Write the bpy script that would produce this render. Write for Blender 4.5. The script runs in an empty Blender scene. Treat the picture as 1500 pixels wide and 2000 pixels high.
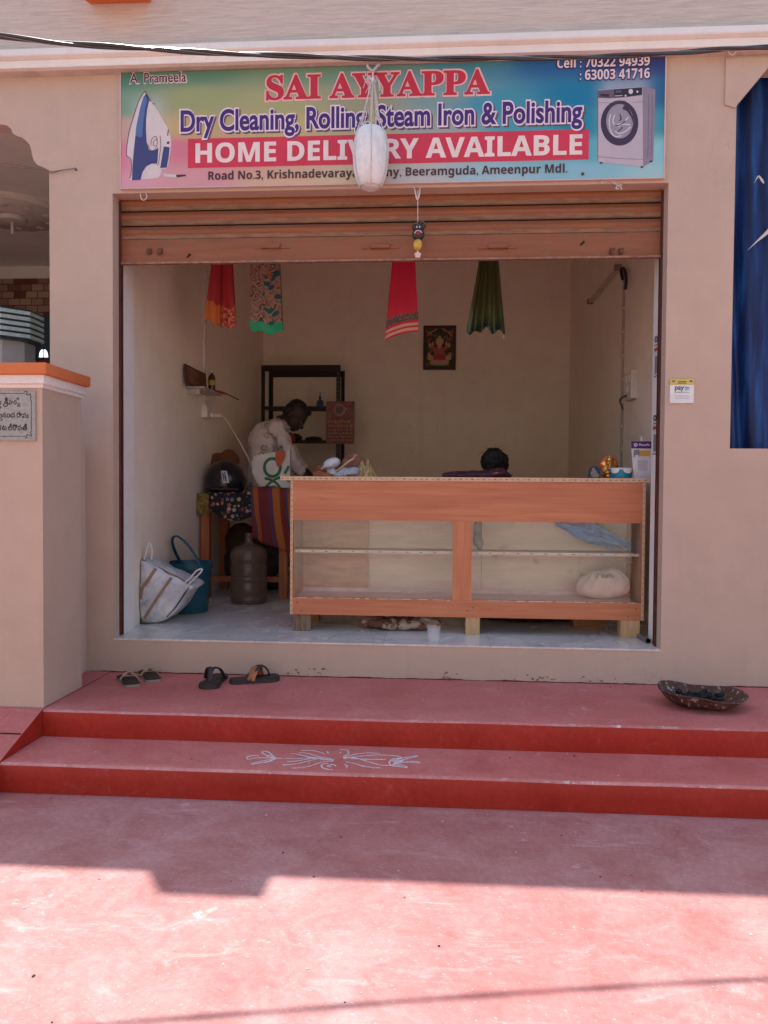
import bpy, bmesh, math, random
from mathutils import Vector, Matrix, noise, geometry
random.seed(7)
R = math.radians
SC = bpy.context.scene
COL = SC.collection

# ---------------------------------------------------------------- camera
CAM_Z, CAM_Y = 1.34, -4.4
YAW, PITCH, ROLL, FPX = 0.0679, 0.0267, 0.0074, 1500.0
_f = Vector((-math.sin(YAW) * math.cos(PITCH), math.cos(YAW) * math.cos(PITCH), -math.sin(PITCH)))
_r0 = Vector((math.cos(YAW), math.sin(YAW), 0))
_d0 = _f.cross(_r0)
CR = _r0 * math.cos(ROLL) - _d0 * math.sin(ROLL)
CD = _d0 * math.cos(ROLL) + _r0 * math.sin(ROLL)
CP = Vector((0, CAM_Y, CAM_Z))
cam = bpy.data.cameras.new('camera')
cam.sensor_fit = 'VERTICAL'
cam.sensor_height = 36
cam.lens = 27
cam.clip_start = 0.05
cam.clip_end = 2000
camo = bpy.data.objects.new('camera', cam)
COL.objects.link(camo)
mw = Matrix((CR, -CD, -_f)).transposed().to_4x4()
mw.translation = CP
camo.matrix_world = mw
SC.camera = camo

def ray(px, py):
    return _f + CR * ((px - 750) / FPX) + CD * ((py - 1000) / FPX)
def P(px, py, y):                       # world point seen at (px, py) at depth y
    v = ray(px, py)
    return CP + v * ((y - CP.y) / v.y)
def PZ(px, py, z):                      # ... on the level z
    v = ray(px, py)
    return CP + v * ((z - CP.z) / v.z)
def PX(px, py, x):                      # ... on the side wall x
    v = ray(px, py)
    return CP + v * ((x - CP.x) / v.x)

# ---------------------------------------------------------------- light
SUN_A, SUN_B = 0.2155, 0.336             # metres a shadow moves in +x / -y for each metre of height
w = bpy.data.worlds.new('World')
SC.world = w
w.use_nodes = True
nt = w.node_tree
sky = nt.nodes.new('ShaderNodeTexSky')
sky.sky_type = 'NISHITA'
sky.sun_disc = False
sky.sun_elevation = math.atan(1 / math.hypot(SUN_A, SUN_B))
sky.sun_rotation = math.atan2(-SUN_A, SUN_B)
sky.air_density = 1.0
sky.dust_density = 2.0
sky.ozone_density = 1.0
nt.links.new(sky.outputs[0], nt.nodes['Background'].inputs[0])
nt.nodes['Background'].inputs[1].default_value = 0.14
sun = bpy.data.lights.new('sun', 'SUN')
sun.energy = 3.4
sun.angle = R(0.55)
sun.color = (1, .95, .88)
suno = bpy.data.objects.new('sun', sun)
COL.objects.link(suno)
suno.rotation_euler = Vector((SUN_A, -SUN_B, -1)).to_track_quat('-Z', 'Y').to_euler()
SC.view_settings.view_transform = 'Standard'
SC.view_settings.look = 'None'
SC.view_settings.exposure = 1.18
SC.view_settings.gamma = 1
try:
    SC.cycles.max_bounces = 10
    SC.cycles.diffuse_bounces = 6
except Exception:
    pass

# ---------------------------------------------------------------- materials
def lin(c):
    c /= 255.0
    return c / 12.92 if c <= .04045 else ((c + .055) / 1.055) ** 2.4
def A(r, g, b, k=.55):                  # seen colour in shade -> surface colour
    return tuple(min(.85, max(.004, lin(c) / k)) for c in (r, g, b))
def mul(c, f):
    return tuple(min(.9, max(.0, x * f)) for x in c)

class N:                                # small node helper
    def __init__(s, name):
        s.m = bpy.data.materials.new(name)
        s.m.use_nodes = True
        s.t = s.m.node_tree
        s.b = s.t.nodes['Principled BSDF']
        s.tc = s.t.nodes.new('ShaderNodeTexCoord')
    def add(s, ty, **kw):
        n = s.t.nodes.new(ty)
        for k, v in kw.items():
            setattr(n, k, v)
        return n
    def link(s, a, b):
        s.t.links.new(a, b)
    def vec(s, scale=(1, 1, 1), uv=False, rot=(0, 0, 0)):
        mp = s.add('ShaderNodeMapping')
        mp.inputs['Scale'].default_value = scale
        mp.inputs['Rotation'].default_value = rot
        s.link(s.tc.outputs['UV' if uv else 'Object'], mp.inputs[0])
        return mp.outputs[0]
    def noise(s, vec, scale, detail=4, rough=.6, dist=0):
        n = s.add('ShaderNodeTexNoise')
        n.inputs['Scale'].default_value = scale
        n.inputs['Detail'].default_value = detail
        n.inputs['Roughness'].default_value = rough
        n.inputs['Distortion'].default_value = dist
        s.link(vec, n.inputs['Vector'])
        return n.outputs['Fac']
    def ramp(s, fac, stops, interp='LINEAR'):
        r = s.add('ShaderNodeValToRGB')
        r.color_ramp.interpolation = interp
        e = r.color_ramp.elements
        while len(e) < len(stops):
            e.new(.5)
        for el, (p, c) in zip(e, stops):
            el.position = p
            el.color = (*c, 1) if len(c) == 3 else c
        s.link(fac, r.inputs[0])
        return r.outputs[0]
    def mix(s, fac, a, b, mode='MIX'):
        m = s.add('ShaderNodeMixRGB', blend_type=mode)
        for i, v in ((0, fac), (1, a), (2, b)):
            if hasattr(v, 'is_output'):
                s.link(v, m.inputs[i])
            elif i == 0:
                m.inputs[0].default_value = v
            else:
                m.inputs[i].default_value = (*v, 1)
        return m.outputs[0]
    def math(s, op, a, b=None):
        m = s.add('ShaderNodeMath', operation=op)
        for i, v in ((0, a), (1, b)):
            if v is None:
                continue
            if hasattr(v, 'is_output'):
                s.link(v, m.inputs[i])
            else:
                m.inputs[i].default_value = v
        return m.outputs[0]
    def bump(s, h, strength=.3, dist=.01):
        b = s.add('ShaderNodeBump')
        b.inputs['Strength'].default_value = strength
        b.inputs['Distance'].default_value = dist
        s.link(h, b.inputs['Height'])
        s.link(b.outputs[0], s.b.inputs['Normal'])
    def done(s, col, rough=.6, metal=0, spec=.4, rin=None):
        if hasattr(col, 'is_output'):
            s.link(col, s.b.inputs['Base Color'])
        else:
            s.b.inputs['Base Color'].default_value = (*col, 1)
        if rin is not None:
            s.link(rin, s.b.inputs['Roughness'])
        else:
            s.b.inputs['Roughness'].default_value = rough
        s.b.inputs['Metallic'].default_value = metal
        s.b.inputs['Specular IOR Level'].default_value = spec
        return s.m

_mc = {}
def M(name, col, rough=.6, metal=0, var=.14, scale=9, bump=0, bscale=80, spec=.4, stretch=(1, 1, 1), col2=None):
    if name in _mc:
        return _mc[name]
    n = N(name)
    v = n.vec(stretch)
    f = n.noise(v, scale, 5)
    c = n.ramp(f, [(.3, mul(col, 1 - var)), (.7, col2 or mul(col, 1 + var))])
    if bump:
        n.bump(n.noise(v, bscale, 4), bump, .004)
    _mc[name] = n.done(c, rough, metal, spec)
    return _mc[name]

def plaster(name, col, k=1.0, dirt=None, rough=.75, fleck=0):
    n = N(name)
    v = n.vec()
    big = n.noise(v, 1.1, 4, .55)
    mid = n.noise(v, 6, 6, .7)
    c = n.ramp(big, [(.3, mul(col, .93)), (.7, mul(col, 1.05))])
    c = n.mix(.35, c, n.ramp(mid, [(.35, mul(col, .86)), (.65, mul(col, 1.08))]))
    vv = n.vec((7, 7, .6))
    streak = n.noise(vv, 1.6, 4, .6)
    c = n.mix(n.ramp(streak, [(.58, (0, 0, 0)), (.8, (.16, .16, .16))]), c, mul(col, .62))
    # hairline cracks, splashes and rubbed patches
    vo = n.add('ShaderNodeTexVoronoi', feature='DISTANCE_TO_EDGE')
    vo.inputs['Scale'].default_value = 1.15
    wv = n.add('ShaderNodeVectorMath', operation='ADD')
    wn = n.add('ShaderNodeTexNoise')
    wn.inputs['Scale'].default_value = 3.5
    wn.inputs['Detail'].default_value = 6
    n.link(v, wn.inputs['Vector'])
    n.link(wn.outputs['Color'], wv.inputs[0])
    n.link(v, wv.inputs[1])
    n.link(wv.outputs[0], vo.inputs['Vector'])
    crack = n.math('MULTIPLY', n.ramp(vo.outputs['Distance'], [(.0, (1, 1, 1)), (.006, (0, 0, 0))]), n.ramp(n.noise(v, .8, 3), [(.50, (0, 0, 0)), (.62, (.35, .35, .35))]))
    c = n.mix(crack, c, mul(col, .45))
    rub = n.noise(n.vec((1, 1, 2.5)), 5, 9, .75, 1.5)
    c = n.mix(n.ramp(rub, [(.60, (0, 0, 0)), (.72, (.20, .20, .20))]), c, mul(col, 1.25))
    c = n.mix(n.ramp(n.noise(n.vec((1.3, 1, 1)), 16, 8, .75), [(.66, (0, 0, 0)), (.74, (.30, .30, .30))]), c, mul(col, .66))
    if fleck:
        sp = n.noise(v, 26, 3, .5)
        c = n.mix(n.ramp(sp, [(.70, (0, 0, 0)), (.76, (fleck,) * 3)]), c, (.7, .62, .57))
    n.bump(n.noise(v, 90, 5, .65), .18, .004)
    return n.done(c, rough, 0, .3)

def oxide(name, col, dust, amount=.5, white=.35, seed=0, rough=.62):
    n = N(name)
    v = n.vec((1, 1, 1), rot=(0, 0, seed))
    big = n.noise(v, .9, 6, .62, .4)
    mid = n.noise(v, 4.5, 8, .7, .6)
    fin = n.noise(v, 38, 5, .7)
    c = n.ramp(mid, [(.25, mul(col, .82)), (.75, mul(col, 1.15))])
    d = n.math('MULTIPLY', n.ramp(big, [(.33, (0, 0, 0)), (.68, (1, 1, 1))]), n.ramp(mid, [(.32, (.15,) * 3), (.7, (1, 1, 1))]))
    c = n.mix(n.math('MULTIPLY', d, amount), c, dust)
    scuff = n.noise(n.vec((1, 2.6, 1), rot=(0, 0, .5 + seed)), 4.2, 12, .80, .8)
    c = n.mix(n.math('MULTIPLY', n.ramp(scuff, [(.54, (0, 0, 0)), (.72, (1, 1, 1))]), white), c, (.60, .52, .50))
    # rubbed streaks in two directions and clusters of small chalky specks
    for rr, st in ((.35, (1, 16, 1)), (-.9, (1, 22, 1))):
        sk = n.noise(n.vec(st, rot=(0, 0, rr + seed)), 2.4, 10, .75, .3)
        cl = n.noise(n.vec((1, 1, 1), rot=(0, 0, rr * 3)), 1.6, 4, .6)
        c = n.mix(n.math('MULTIPLY', n.math('MULTIPLY', n.ramp(sk, [(.58, (0, 0, 0)), (.68, (1, 1, 1))]), n.ramp(cl, [(.50, (0, 0, 0)), (.62, (1, 1, 1))])), white * .9), c, (.62, .56, .52))
    spots = n.noise(v, 13, 6, .62, .5)
    clus = n.noise(n.vec((1, 1, 1), rot=(0, 0, 2.2 + seed)), 1.3, 3, .5)
    c = n.mix(n.math('MULTIPLY', n.math('MULTIPLY', n.ramp(spots, [(.60, (0, 0, 0)), (.66, (1, 1, 1))]), n.ramp(clus, [(.54, (0, 0, 0)), (.62, (1, 1, 1))])), min(1, white * 1.2)), c, (.66, .60, .54))
    worn = n.noise(n.vec((1, 1, 1), rot=(0, 0, .9 + seed)), 22, 6, .7)
    c = n.mix(n.math('MULTIPLY', n.ramp(worn, [(.62, (0, 0, 0)), (.70, (1, 1, 1))]), .35), c, mul(col, .70))
    c = n.mix(.5, c, n.ramp(fin, [(.3, (.33, .33, .33)), (.7, (.68, .68, .68))]), 'SOFT_LIGHT')
    c = n.mix(n.math('MULTIPLY', n.ramp(n.noise(v, 75, 3, .6), [(.62, (0, 0, 0)), (.70, (1, 1, 1))]), white * .8), c, (.64, .58, .55))
    n.bump(n.noise(v, 55, 6, .7), .22, .004)
    return n.done(c, rough, 0, .3, n.ramp(mid, [(.3, (rough - .14,) * 3), (.7, (rough + .14,) * 3)]))

def glass(name, col=(1, 1, 1), rough=.02, alpha=.16):
    n = N(name)
    t = n.add('ShaderNodeBsdfTransparent')
    t.inputs[0].default_value = (*col, 1)
    g = n.add('ShaderNodeBsdfGlossy')
    g.inputs['Roughness'].default_value = rough
    fr = n.add('ShaderNodeFresnel')
    fr.inputs[0].default_value = 1.53
    mx = n.add('ShaderNodeMixShader')
    n.link(fr.outputs[0], mx.inputs[0])
    n.link(t.outputs[0], mx.inputs[1])
    n.link(g.outputs[0], mx.inputs[2])
    n.link(mx.outputs[0], n.t.nodes['Material Output'].inputs[0])
    return n.m

# ---------------------------------------------------------------- mesh helper
WL = {}
def dirs(t):
    t = t.normalized()
    a = Vector((0, 0, 1)) if abs(t.z) < .9 else Vector((1, 0, 0))
    u = t.cross(a).normalized()
    return u, t.cross(u).normalized()

class MB:
    def __init__(s):
        s.bm = bmesh.new()
        s.uv = s.bm.loops.layers.uv.new('UVMap')
    def _face(s, vs, mi=0, uvs=None):
        try:
            f = s.bm.faces.new(vs)
        except ValueError:
            return None
        f.material_index = mi
        if uvs:
            for l, q in zip(f.loops, uvs):
                l[s.uv].uv = q
        return f
    def box(s, x0, x1, y0, y1, z0, z1, mi=0, bev=0, mat=None):
        b = bmesh.new()
        bmesh.ops.create_cube(b, size=1)
        for v in b.verts:
            v.co = Vector(((x0 + x1) / 2 + v.co.x * (x1 - x0), (y0 + y1) / 2 + v.co.y * (y1 - y0), (z0 + z1) / 2 + v.co.z * (z1 - z0)))
        if bev:
            bmesh.ops.bevel(b, geom=b.edges[:], offset=bev, segments=2, affect='EDGES', profile=.5)
        s.merge(b, mi, mat)
        return s
    def merge(s, b, mi=0, mat=None):
        mp = {}
        for v in b.verts:
            mp[v] = s.bm.verts.new(mat @ v.co if mat else v.co)
        for f in b.faces:
            s._face([mp[v] for v in f.verts], mi)
        b.free()
    def quadpts(s, pts, mi=0, uvs=None):
        return s._face([s.bm.verts.new(p) for p in pts], mi, uvs)
    def prism(s, poly, to3, a0, a1, mi=0, holes=()):
        """poly (2-D, with holes) filled and extruded; to3(u, v, a) gives the 3-D point"""
        loops = [list(poly)] + [list(h) for h in holes]
        flat = [p for l in loops for p in l]
        tris = geometry.tessellate_polygon([[Vector((p[0], p[1], 0)) for p in l] for l in loops])
        for a in (a0, a1):
            vs = [s.bm.verts.new(to3(p[0], p[1], a)) for p in flat]
            for t in tris:
                s._face([vs[i] for i in (t if a == a0 else t[::-1])], mi, [flat[i] for i in (t if a == a0 else t[::-1])])
        for l in loops:
            k = len(l)
            v0 = [s.bm.verts.new(to3(p[0], p[1], a0)) for p in l]
            v1 = [s.bm.verts.new(to3(p[0], p[1], a1)) for p in l]
            for i in range(k):
                s._face([v0[i], v0[(i + 1) % k], v1[(i + 1) % k], v1[i]], mi)
        return s
    def xz(s, poly, y0, y1, mi=0, holes=()):
        return s.prism(poly, lambda u, v, a: Vector((u, a, v)), y0, y1, mi, holes)
    def xy(s, poly, z0, z1, mi=0, holes=()):
        return s.prism(poly, lambda u, v, a: Vector((u, v, a)), z0, z1, mi, holes)
    def yz(s, poly, x0, x1, mi=0, holes=()):
        return s.prism(poly, lambda u, v, a: Vector((a, u, v)), x0, x1, mi, holes)
    def tube(s, pts, r, n=8, mi=0, closed=False, flat=1.0, cap=True, up=None):
        pts = [Vector(p) for p in pts]
        k = len(pts)
        rs = r if isinstance(r, (list, tuple)) else [r] * k
        rings = []
        pu = None
        for i, p in enumerate(pts):
            if closed:
                t = pts[(i + 1) % k] - pts[i - 1]
            else:
                t = pts[min(i + 1, k - 1)] - pts[max(i - 1, 0)]
            t = t.normalized() if t.length > 1e-9 else Vector((0, 0, 1))
            if up is not None:
                u = t.cross(Vector(up)).normalized()
                vv = u.cross(t).normalized()
            elif pu is None:
                u, vv = dirs(t)
            else:
                u = (pu - t * pu.dot(t)).normalized()
                vv = t.cross(u)
            pu = u
            rings.append([s.bm.verts.new(p + u * math.cos(a) * rs[i] + vv * math.sin(a) * rs[i] * flat)
                          for a in [2 * math.pi * j / n for j in range(n)]])
        for i in range(k if closed else k - 1):
            a, b = rings[i], rings[(i + 1) % k]
            for j in range(n):
                s._face([a[j], a[(j + 1) % n], b[(j + 1) % n], b[j]], mi)
        if cap and not closed:
            s._face(rings[0][::-1], mi)
            s._face(rings[-1], mi)
        return s
    def lathe(s, prof, c=(0, 0, 0), n=32, mi=0, sx=1, sy=1, mat=None, wob=0):
        c = Vector(c)
        rings = []
        for k, (r, z) in enumerate(prof):
            ring = []
            for j in range(n):
                a = 2 * math.pi * j / n
                q = 1 + wob * (noise.noise(Vector((math.cos(a) * 1.5, math.sin(a) * 1.5, z * 6 + 3))))
                p = Vector((math.cos(a) * r * sx * q, math.sin(a) * r * sy * q, z))
                if mat:
                    p = mat @ p
                ring.append(s.bm.verts.new(c + p))
            rings.append(ring)
        for i in range(len(rings) - 1):
            a, b = rings[i], rings[i + 1]
            for j in range(n):
                s._face([a[j], a[(j + 1) % n], b[(j + 1) % n], b[j]], mi, [(j / n, i), ((j + 1) / n, i), ((j + 1) / n, i + 1), (j / n, i + 1)])
        if prof[0][0] > 1e-4:
            s._face(rings[0][::-1], mi)
        if prof[-1][0] > 1e-4:
            s._face(rings[-1], mi)
        return s
    def ell(s, c, rad, mi=0, rot=None, n=16, wob=0, ws=3):
        b = bmesh.new()
        bmesh.ops.create_uvsphere(b, u_segments=n, v_segments=max(6, n // 2 + 2), radius=1)
        m = Matrix.Translation(Vector(c)) @ (rot.to_4x4() if rot else Matrix.Identity(4)) @ Matrix.Diagonal((*rad, 1))
        if wob:
            for v in b.verts:
                v.co *= 1 + wob * noise.noise(v.co * ws + Vector(c) * 7)
        s.merge(b, mi, m)
        return s
    def grid(s, fn, nu, nv, mi=0, thick=0, dirv=None, wrap=False):
        """sheet fn(u, v) in 0..1; thick gives it a back face"""
        V = [[Vector(fn(i / nu, j / nv)) for i in range(nu + 1)] for j in range(nv + 1)]
        layers = [V]
        if thick:
            W = []
            for j in range(nv + 1):
                row = []
                for i in range(nu + 1):
                    du = V[j][min(i + 1, nu)] - V[j][max(i - 1, 0)]
                    dv = V[min(j + 1, nv)][i] - V[max(j - 1, 0)][i]
                    nn = du.cross(dv)
                    nn = nn.normalized() if nn.length > 1e-12 else Vector((0, 1, 0))
                    row.append(V[j][i] + nn * thick)
                W.append(row)
            layers.append(W)
        out = []
        for L in layers:
            out.append([[s.bm.verts.new(p) for p in row] for row in L])
        for li, B in enumerate(out):
            for j in range(nv):
                for i in range(nu):
                    q = [(i, j), (i + 1, j), (i + 1, j + 1), (i, j + 1)]
                    if li == 1:
                        q = q[::-1]
                    s._face([B[b][a] for a, b in q], mi, [(a / nu, b / nv) for a, b in q])
        if thick:
            B, C = out
            edge = [(i, 0) for i in range(nu)] + [(nu, j) for j in range(nv)] + [(i, nv) for i in range(nu, 0, -1)] + [(0, j) for j in range(nv, 0, -1)]
            for k in range(len(edge)):
                a, b = edge[k], edge[(k + 1) % len(edge)]
                s._face([B[a[1]][a[0]], C[a[1]][a[0]], C[b[1]][b[0]], B[b[1]][b[0]]], mi, [(a[0] / nu, a[1] / nv)] * 2 + [(b[0] / nu, b[1] / nv)] * 2)
        return s
    def text(s, body, x0, x1, z0, z1, y, bevel=0., depth=.0008, mi=0):
        """flat lettering in the x-z plane whose bounds are the given box"""
        cu = bpy.data.curves.new('tmp', 'FONT')
        cu.body = body
        cu.bevel_depth = bevel
        cu.bevel_resolution = 1
        cu.resolution_u = 6
        o = bpy.data.objects.new('tmp', cu)
        COL.objects.link(o)
        dg = bpy.context.evaluated_depsgraph_get()
        me = bpy.data.meshes.new_from_object(o.evaluated_get(dg))
        bpy.data.objects.remove(o)
        co = [v.co.copy() for v in me.vertices]
        if not co:
            return s
        a0, a1 = min(c.x for c in co), max(c.x for c in co)
        b0, b1 = min(c.y for c in co), max(c.y for c in co)
        c1 = max(1e-6, max(abs(c.z) for c in co))
        vs = [s.bm.verts.new(Vector((x0 + (c.x - a0) / (a1 - a0) * (x1 - x0), y - depth * (c.z / c1 if bevel else 0), z0 + (c.y - b0) / (b1 - b0) * (z1 - z0)))) for c in co]
        for p in me.polygons:
            s._face([vs[i] for i in p.vertices], mi)
        bpy.data.meshes.remove(me)
        return s
    def build(s, name, mats, parent=None, smooth=False, loc=None, recalc=True, ang=40):
        if recalc:
            bmesh.ops.recalc_face_normals(s.bm, faces=s.bm.faces[:])
        me = bpy.data.meshes.new(name)
        s.bm.to_mesh(me)
        s.bm.free()
        return link_mesh(me, name, mats, parent, smooth, loc, ang)

def link_mesh(me, name, mats, parent=None, smooth=False, loc=None, ang=40):
    for m in (mats if isinstance(mats, (list, tuple)) else [mats]):
        me.materials.append(m)
    o = bpy.data.objects.new(name, me)
    COL.objects.link(o)
    if parent is not None:
        o.parent = parent
        L = WL[parent.name]
    elif loc is not None:
        L = Vector(loc)
    else:
        cs = [v.co for v in me.vertices]
        L = Vector(((min(c.x for c in cs) + max(c.x for c in cs)) / 2, (min(c.y for c in cs) + max(c.y for c in cs)) / 2, min(c.z for c in cs)))
    if parent is None:
        o.location = L
    WL[o.name] = L
    me.transform(Matrix.Translation(-L))
    if smooth:
        for p in me.polygons:
            p.use_smooth = True
        me.set_sharp_from_angle(angle=R(ang))
    return o

def tag(o, label=None, cat=None, group=None, kind=None):
    for k, v in (('label', label), ('category', cat), ('group', group), ('kind', kind)):
        if v:
            o[k] = v
    return o

def thing(name, label, cat, loc, group=None):
    o = bpy.data.objects.new(name, None)
    o.empty_display_size = .1
    COL.objects.link(o)
    o.location = loc
    WL[o.name] = Vector(loc)
    return tag(o, label, cat, group)

def blob(shapes, voxel=.014, smooth=4, wrinkle=0, wscale=9, seed=0, noisefn=None):
    """one continuous skin round a list of shapes:
    ('c', p0, p1, r0, r1) tapered limb, ('e', centre, radii[, rotation]) ellipsoid"""
    s = MB()
    for sh in shapes:
        if sh[0] == 'c':
            p0, p1 = Vector(sh[1]), Vector(sh[2])
            r0, r1 = sh[3], sh[4]
            k = max(2, int((p1 - p0).length / .03))
            s.tube([p0.lerp(p1, i / k) for i in range(k + 1)], [r0 + (r1 - r0) * i / k for i in range(k + 1)], 14)
            s.ell(p0, (r0,) * 3, n=14)
            s.ell(p1, (r1,) * 3, n=14)
        else:
            s.ell(sh[1], sh[2], rot=sh[3] if len(sh) > 3 else None, n=20)
    me = bpy.data.meshes.new('tmp')
    s.bm.to_mesh(me)
    s.bm.free()
    o = bpy.data.objects.new('tmp', me)
    COL.objects.link(o)
    rm = o.modifiers.new('r', 'REMESH')
    rm.mode = 'VOXEL'
    rm.voxel_size = voxel
    sm = o.modifiers.new('s', 'SMOOTH')
    sm.factor = .5
    sm.iterations = smooth
    dg = bpy.context.evaluated_depsgraph_get()
    out = bpy.data.meshes.new_from_object(o.evaluated_get(dg))
    bpy.data.objects.remove(o)
    bpy.data.meshes.remove(me)
    if wrinkle or noisefn:
        nv = [v.normal.copy() for v in out.vertices]
        for v, nn in zip(out.vertices, nv):
            h = noisefn(v.co) if noisefn else wrinkle * (noise.noise(v.co * wscale + Vector((seed, 0, 0))) + .5 * noise.noise(v.co * wscale * 2.3 + Vector((0, seed, 0))))
            v.co += nn * h
    return out

def arc(c, rx, rz, a0, a1, n, y=None):
    return [(c[0] + rx * math.cos(R(a0 + (a1 - a0) * i / n)), c[1] + rz * math.sin(R(a0 + (a1 - a0) * i / n))) for i in range(n + 1)]
def spline(pts, n=6):
    """Catmull-Rom through pts"""
    pts = [Vector(p) for p in pts]
    q = [pts[0] * 2 - pts[1]] + pts + [pts[-1] * 2 - pts[-2]]
    out = []
    for i in range(1, len(q) - 2):
        for k in range(n):
            t = k / n
            out.append(.5 * ((2 * q[i]) + (q[i + 1] - q[i - 1]) * t + (2 * q[i - 1] - 5 * q[i] + 4 * q[i + 1] - q[i + 2]) * t * t + (3 * q[i] - q[i - 1] - 3 * q[i + 1] + q[i + 2]) * t ** 3))
    out.append(q[-2])
    return out
def sb(t):                              # bold sans letters
    o = ''
    for ch in t:
        if 'A' <= ch <= 'Z': o += chr(0x1D5D4 + ord(ch) - 65)
        elif 'a' <= ch <= 'z': o += chr(0x1D5EE + ord(ch) - 97)
        elif '0' <= ch <= '9': o += chr(0x1D7EC + ord(ch) - 48)
        else: o += ch
    return o
def bs(t):                              # bold serif capitals
    return ''.join(chr(0x1D400 + ord(ch) - 65) if 'A' <= ch <= 'Z' else ch for ch in t)

# ================================================================ SETTING
ZP, ZT, ZF = .26, .13, .462             # porch, step and shop floor levels
m_ground = plaster('street_earth', (.30, .26, .22))
m_yard = oxide('red_oxide_yard', (.38, .135, .125), (.47, .305, .295), .9, .42, .3)
m_tread = oxide('red_oxide_tread', (.52, .14, .12), (.60, .26, .23), .8, .2, 1.1)
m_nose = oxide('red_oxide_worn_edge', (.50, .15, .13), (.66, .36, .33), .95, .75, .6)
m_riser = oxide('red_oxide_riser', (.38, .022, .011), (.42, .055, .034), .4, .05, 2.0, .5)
m_wall = plaster('pink_plaster', (.555, .42, .325))
m_band = plaster('pink_texture_paint', A(186, 160, 148, .62))
m_white = plaster('white_trim_paint', (.80, .77, .72))
m_cream = plaster('cream_trim_paint', (.84, .78, .70))
m_inner = plaster('cream_room_paint', (.89, .755, .61))
m_jamb = plaster('white_jamb_paint', (.82, .78, .72))
m_orange = plaster('orange_paint', (.66, .17, .045))
m_dark = M('dark_gap', (.02, .012, .01), .8)

MB().box(-300, 300, -300, 300, -.06, -.02).build('ground', m_ground)['kind'] = 'structure'
s = MB()
s.grid(lambda u, v: (-7 + 15 * u, -6.5 + 6.6 * v, 0), 60, 30)
tag(s.build('yard_floor', m_yard), kind='structure')

def wob(x, y, z, a=.004):
    if -.8 < y < -.785 or -1.17 < y < -1.152:
        ch = max(0, noise.noise(Vector((x * 9, 3, z))) - .45) * .03
        y, z = y + ch, z - ch * .5
    n = noise.noise_vector(Vector((x * 2.3, y * 2.3, z * 5)))
    return Vector((x, y + n.y * a, z + n.z * a * .5))
# porch and one step below it: dusty treads, deep red risers
s = MB()
X0, X1 = -1.912, 8.0
def run(prof, mi):
    s.grid(lambda u, v: wob(X0 + (X1 - X0) * u, *prof[min(len(prof) - 1, int(round(v * (len(prof) - 1))))]), 160, len(prof) - 1, mi)
run([(0.0, ZP), (-.3, ZP), (-.6, ZP), (-.782, ZP)], 0)
run([(-.782, ZP), (-.790, ZP - .003), (-.794, ZP - .010)], 2)
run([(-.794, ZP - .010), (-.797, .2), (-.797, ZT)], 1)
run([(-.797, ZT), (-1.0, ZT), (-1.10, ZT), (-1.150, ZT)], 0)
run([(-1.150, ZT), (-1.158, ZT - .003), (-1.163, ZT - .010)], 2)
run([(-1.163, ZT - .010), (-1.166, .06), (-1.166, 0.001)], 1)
bmesh.ops.remove_doubles(s.bm, verts=s.bm.verts[:], dist=.0005)
tag(s.build('front_steps', [m_tread, m_riser, m_nose], smooth=True, ang=50), kind='structure')
# the ramp to the gate, on the left of the steps
s = MB()
s.yz([(.1, ZP + .003), (-.79, ZP + .003), (-1.54, 0.002), (.1, .002)], -6.5, -1.914, 0)
for f in s.bm.faces:
    n = f.calc_center_median()
    if abs(n.x + 1.914) < .001:
        f.material_index = 1
s.box(-6.4, -1.92, -.98, -.972, .196, .2015, 2)
tag(s.build('ramp', [m_tread, m_riser, m_dark]), kind='structure')

# ================================================================ BUILDING
BX, BY = -.3, 0
shop = thing('shop_building', 'pink plastered shop building with its rolled-up shutter over a red step', 'building', (BX, BY, 0))
OX0, OX1, OZ1 = -1.897, 1.268, 3.062
s = MB()
outer = [(-9, 0), (8, 0), (8, 3.743), (-9, 3.743)]
shophole = [(OX0, ZF - .01), (OX1, ZF - .01), (OX1, OZ1), (OX0, OZ1)]
def px2(px, py, y=0):
    p = P(px, py, y)
    return (p.x, p.z)
LX = -2.277
# scalloped corner of the veranda opening
scal = [px2(97, 333), px2(93, 331), px2(83, 326), px2(73, 322), px2(66, 314), px2(63, 304), px2(61, 293), px2(58, 283), px2(50, 274), px2(41, 268), px2(30, 264), px2(24, 259), px2(22, 252), px2(14, 245), px2(0, 243)]
lefthole = [(-4.9, .3), (LX, .3)] + [(LX, scal[0][1])] + scal[1:] + [(-3.2, scal[-1][1]), (-4.9, scal[-1][1])]
CX, CZ0 = 1.626, P(1427, 876, 0).z
ch0, ch1 = px2(1437, 206), px2(1500, 131)
dx = ch1[0] - ch0[0]
righthole = [(CX, CZ0), (3.4, CZ0), (3.4, ch0[1]), (3.4 - dx, ch1[1]), (CX + dx, ch1[1]), (CX, ch0[1])]
s.xz(outer, 0, .11, 0, [shophole, lefthole, righthole])
tag(s.build('facade_wall', m_wall, shop))
# upper wall in combed texture paint
n = N('combed_texture_paint')
v = n.vec((1.2, 1, 26))
f = n.noise(v, 5, 6, .7, .6)
base = (.60, .50, .42)
c = n.ramp(f, [(.34, mul(base, .80)), (.6, mul(base, 1.08))])
n.bump(f, .5, .006)
m_comb = n.done(c, .8, 0, .25)
TZ = 5.0
s = MB()
s.box(-9, 8, -.06, .11, 3.7435, TZ)
s.build('upper_wall', m_comb, shop)
s = MB()
s.box(-9, 8, -.105, .2, TZ, TZ + .05)
s.build('coping', m_cream, shop)
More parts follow.
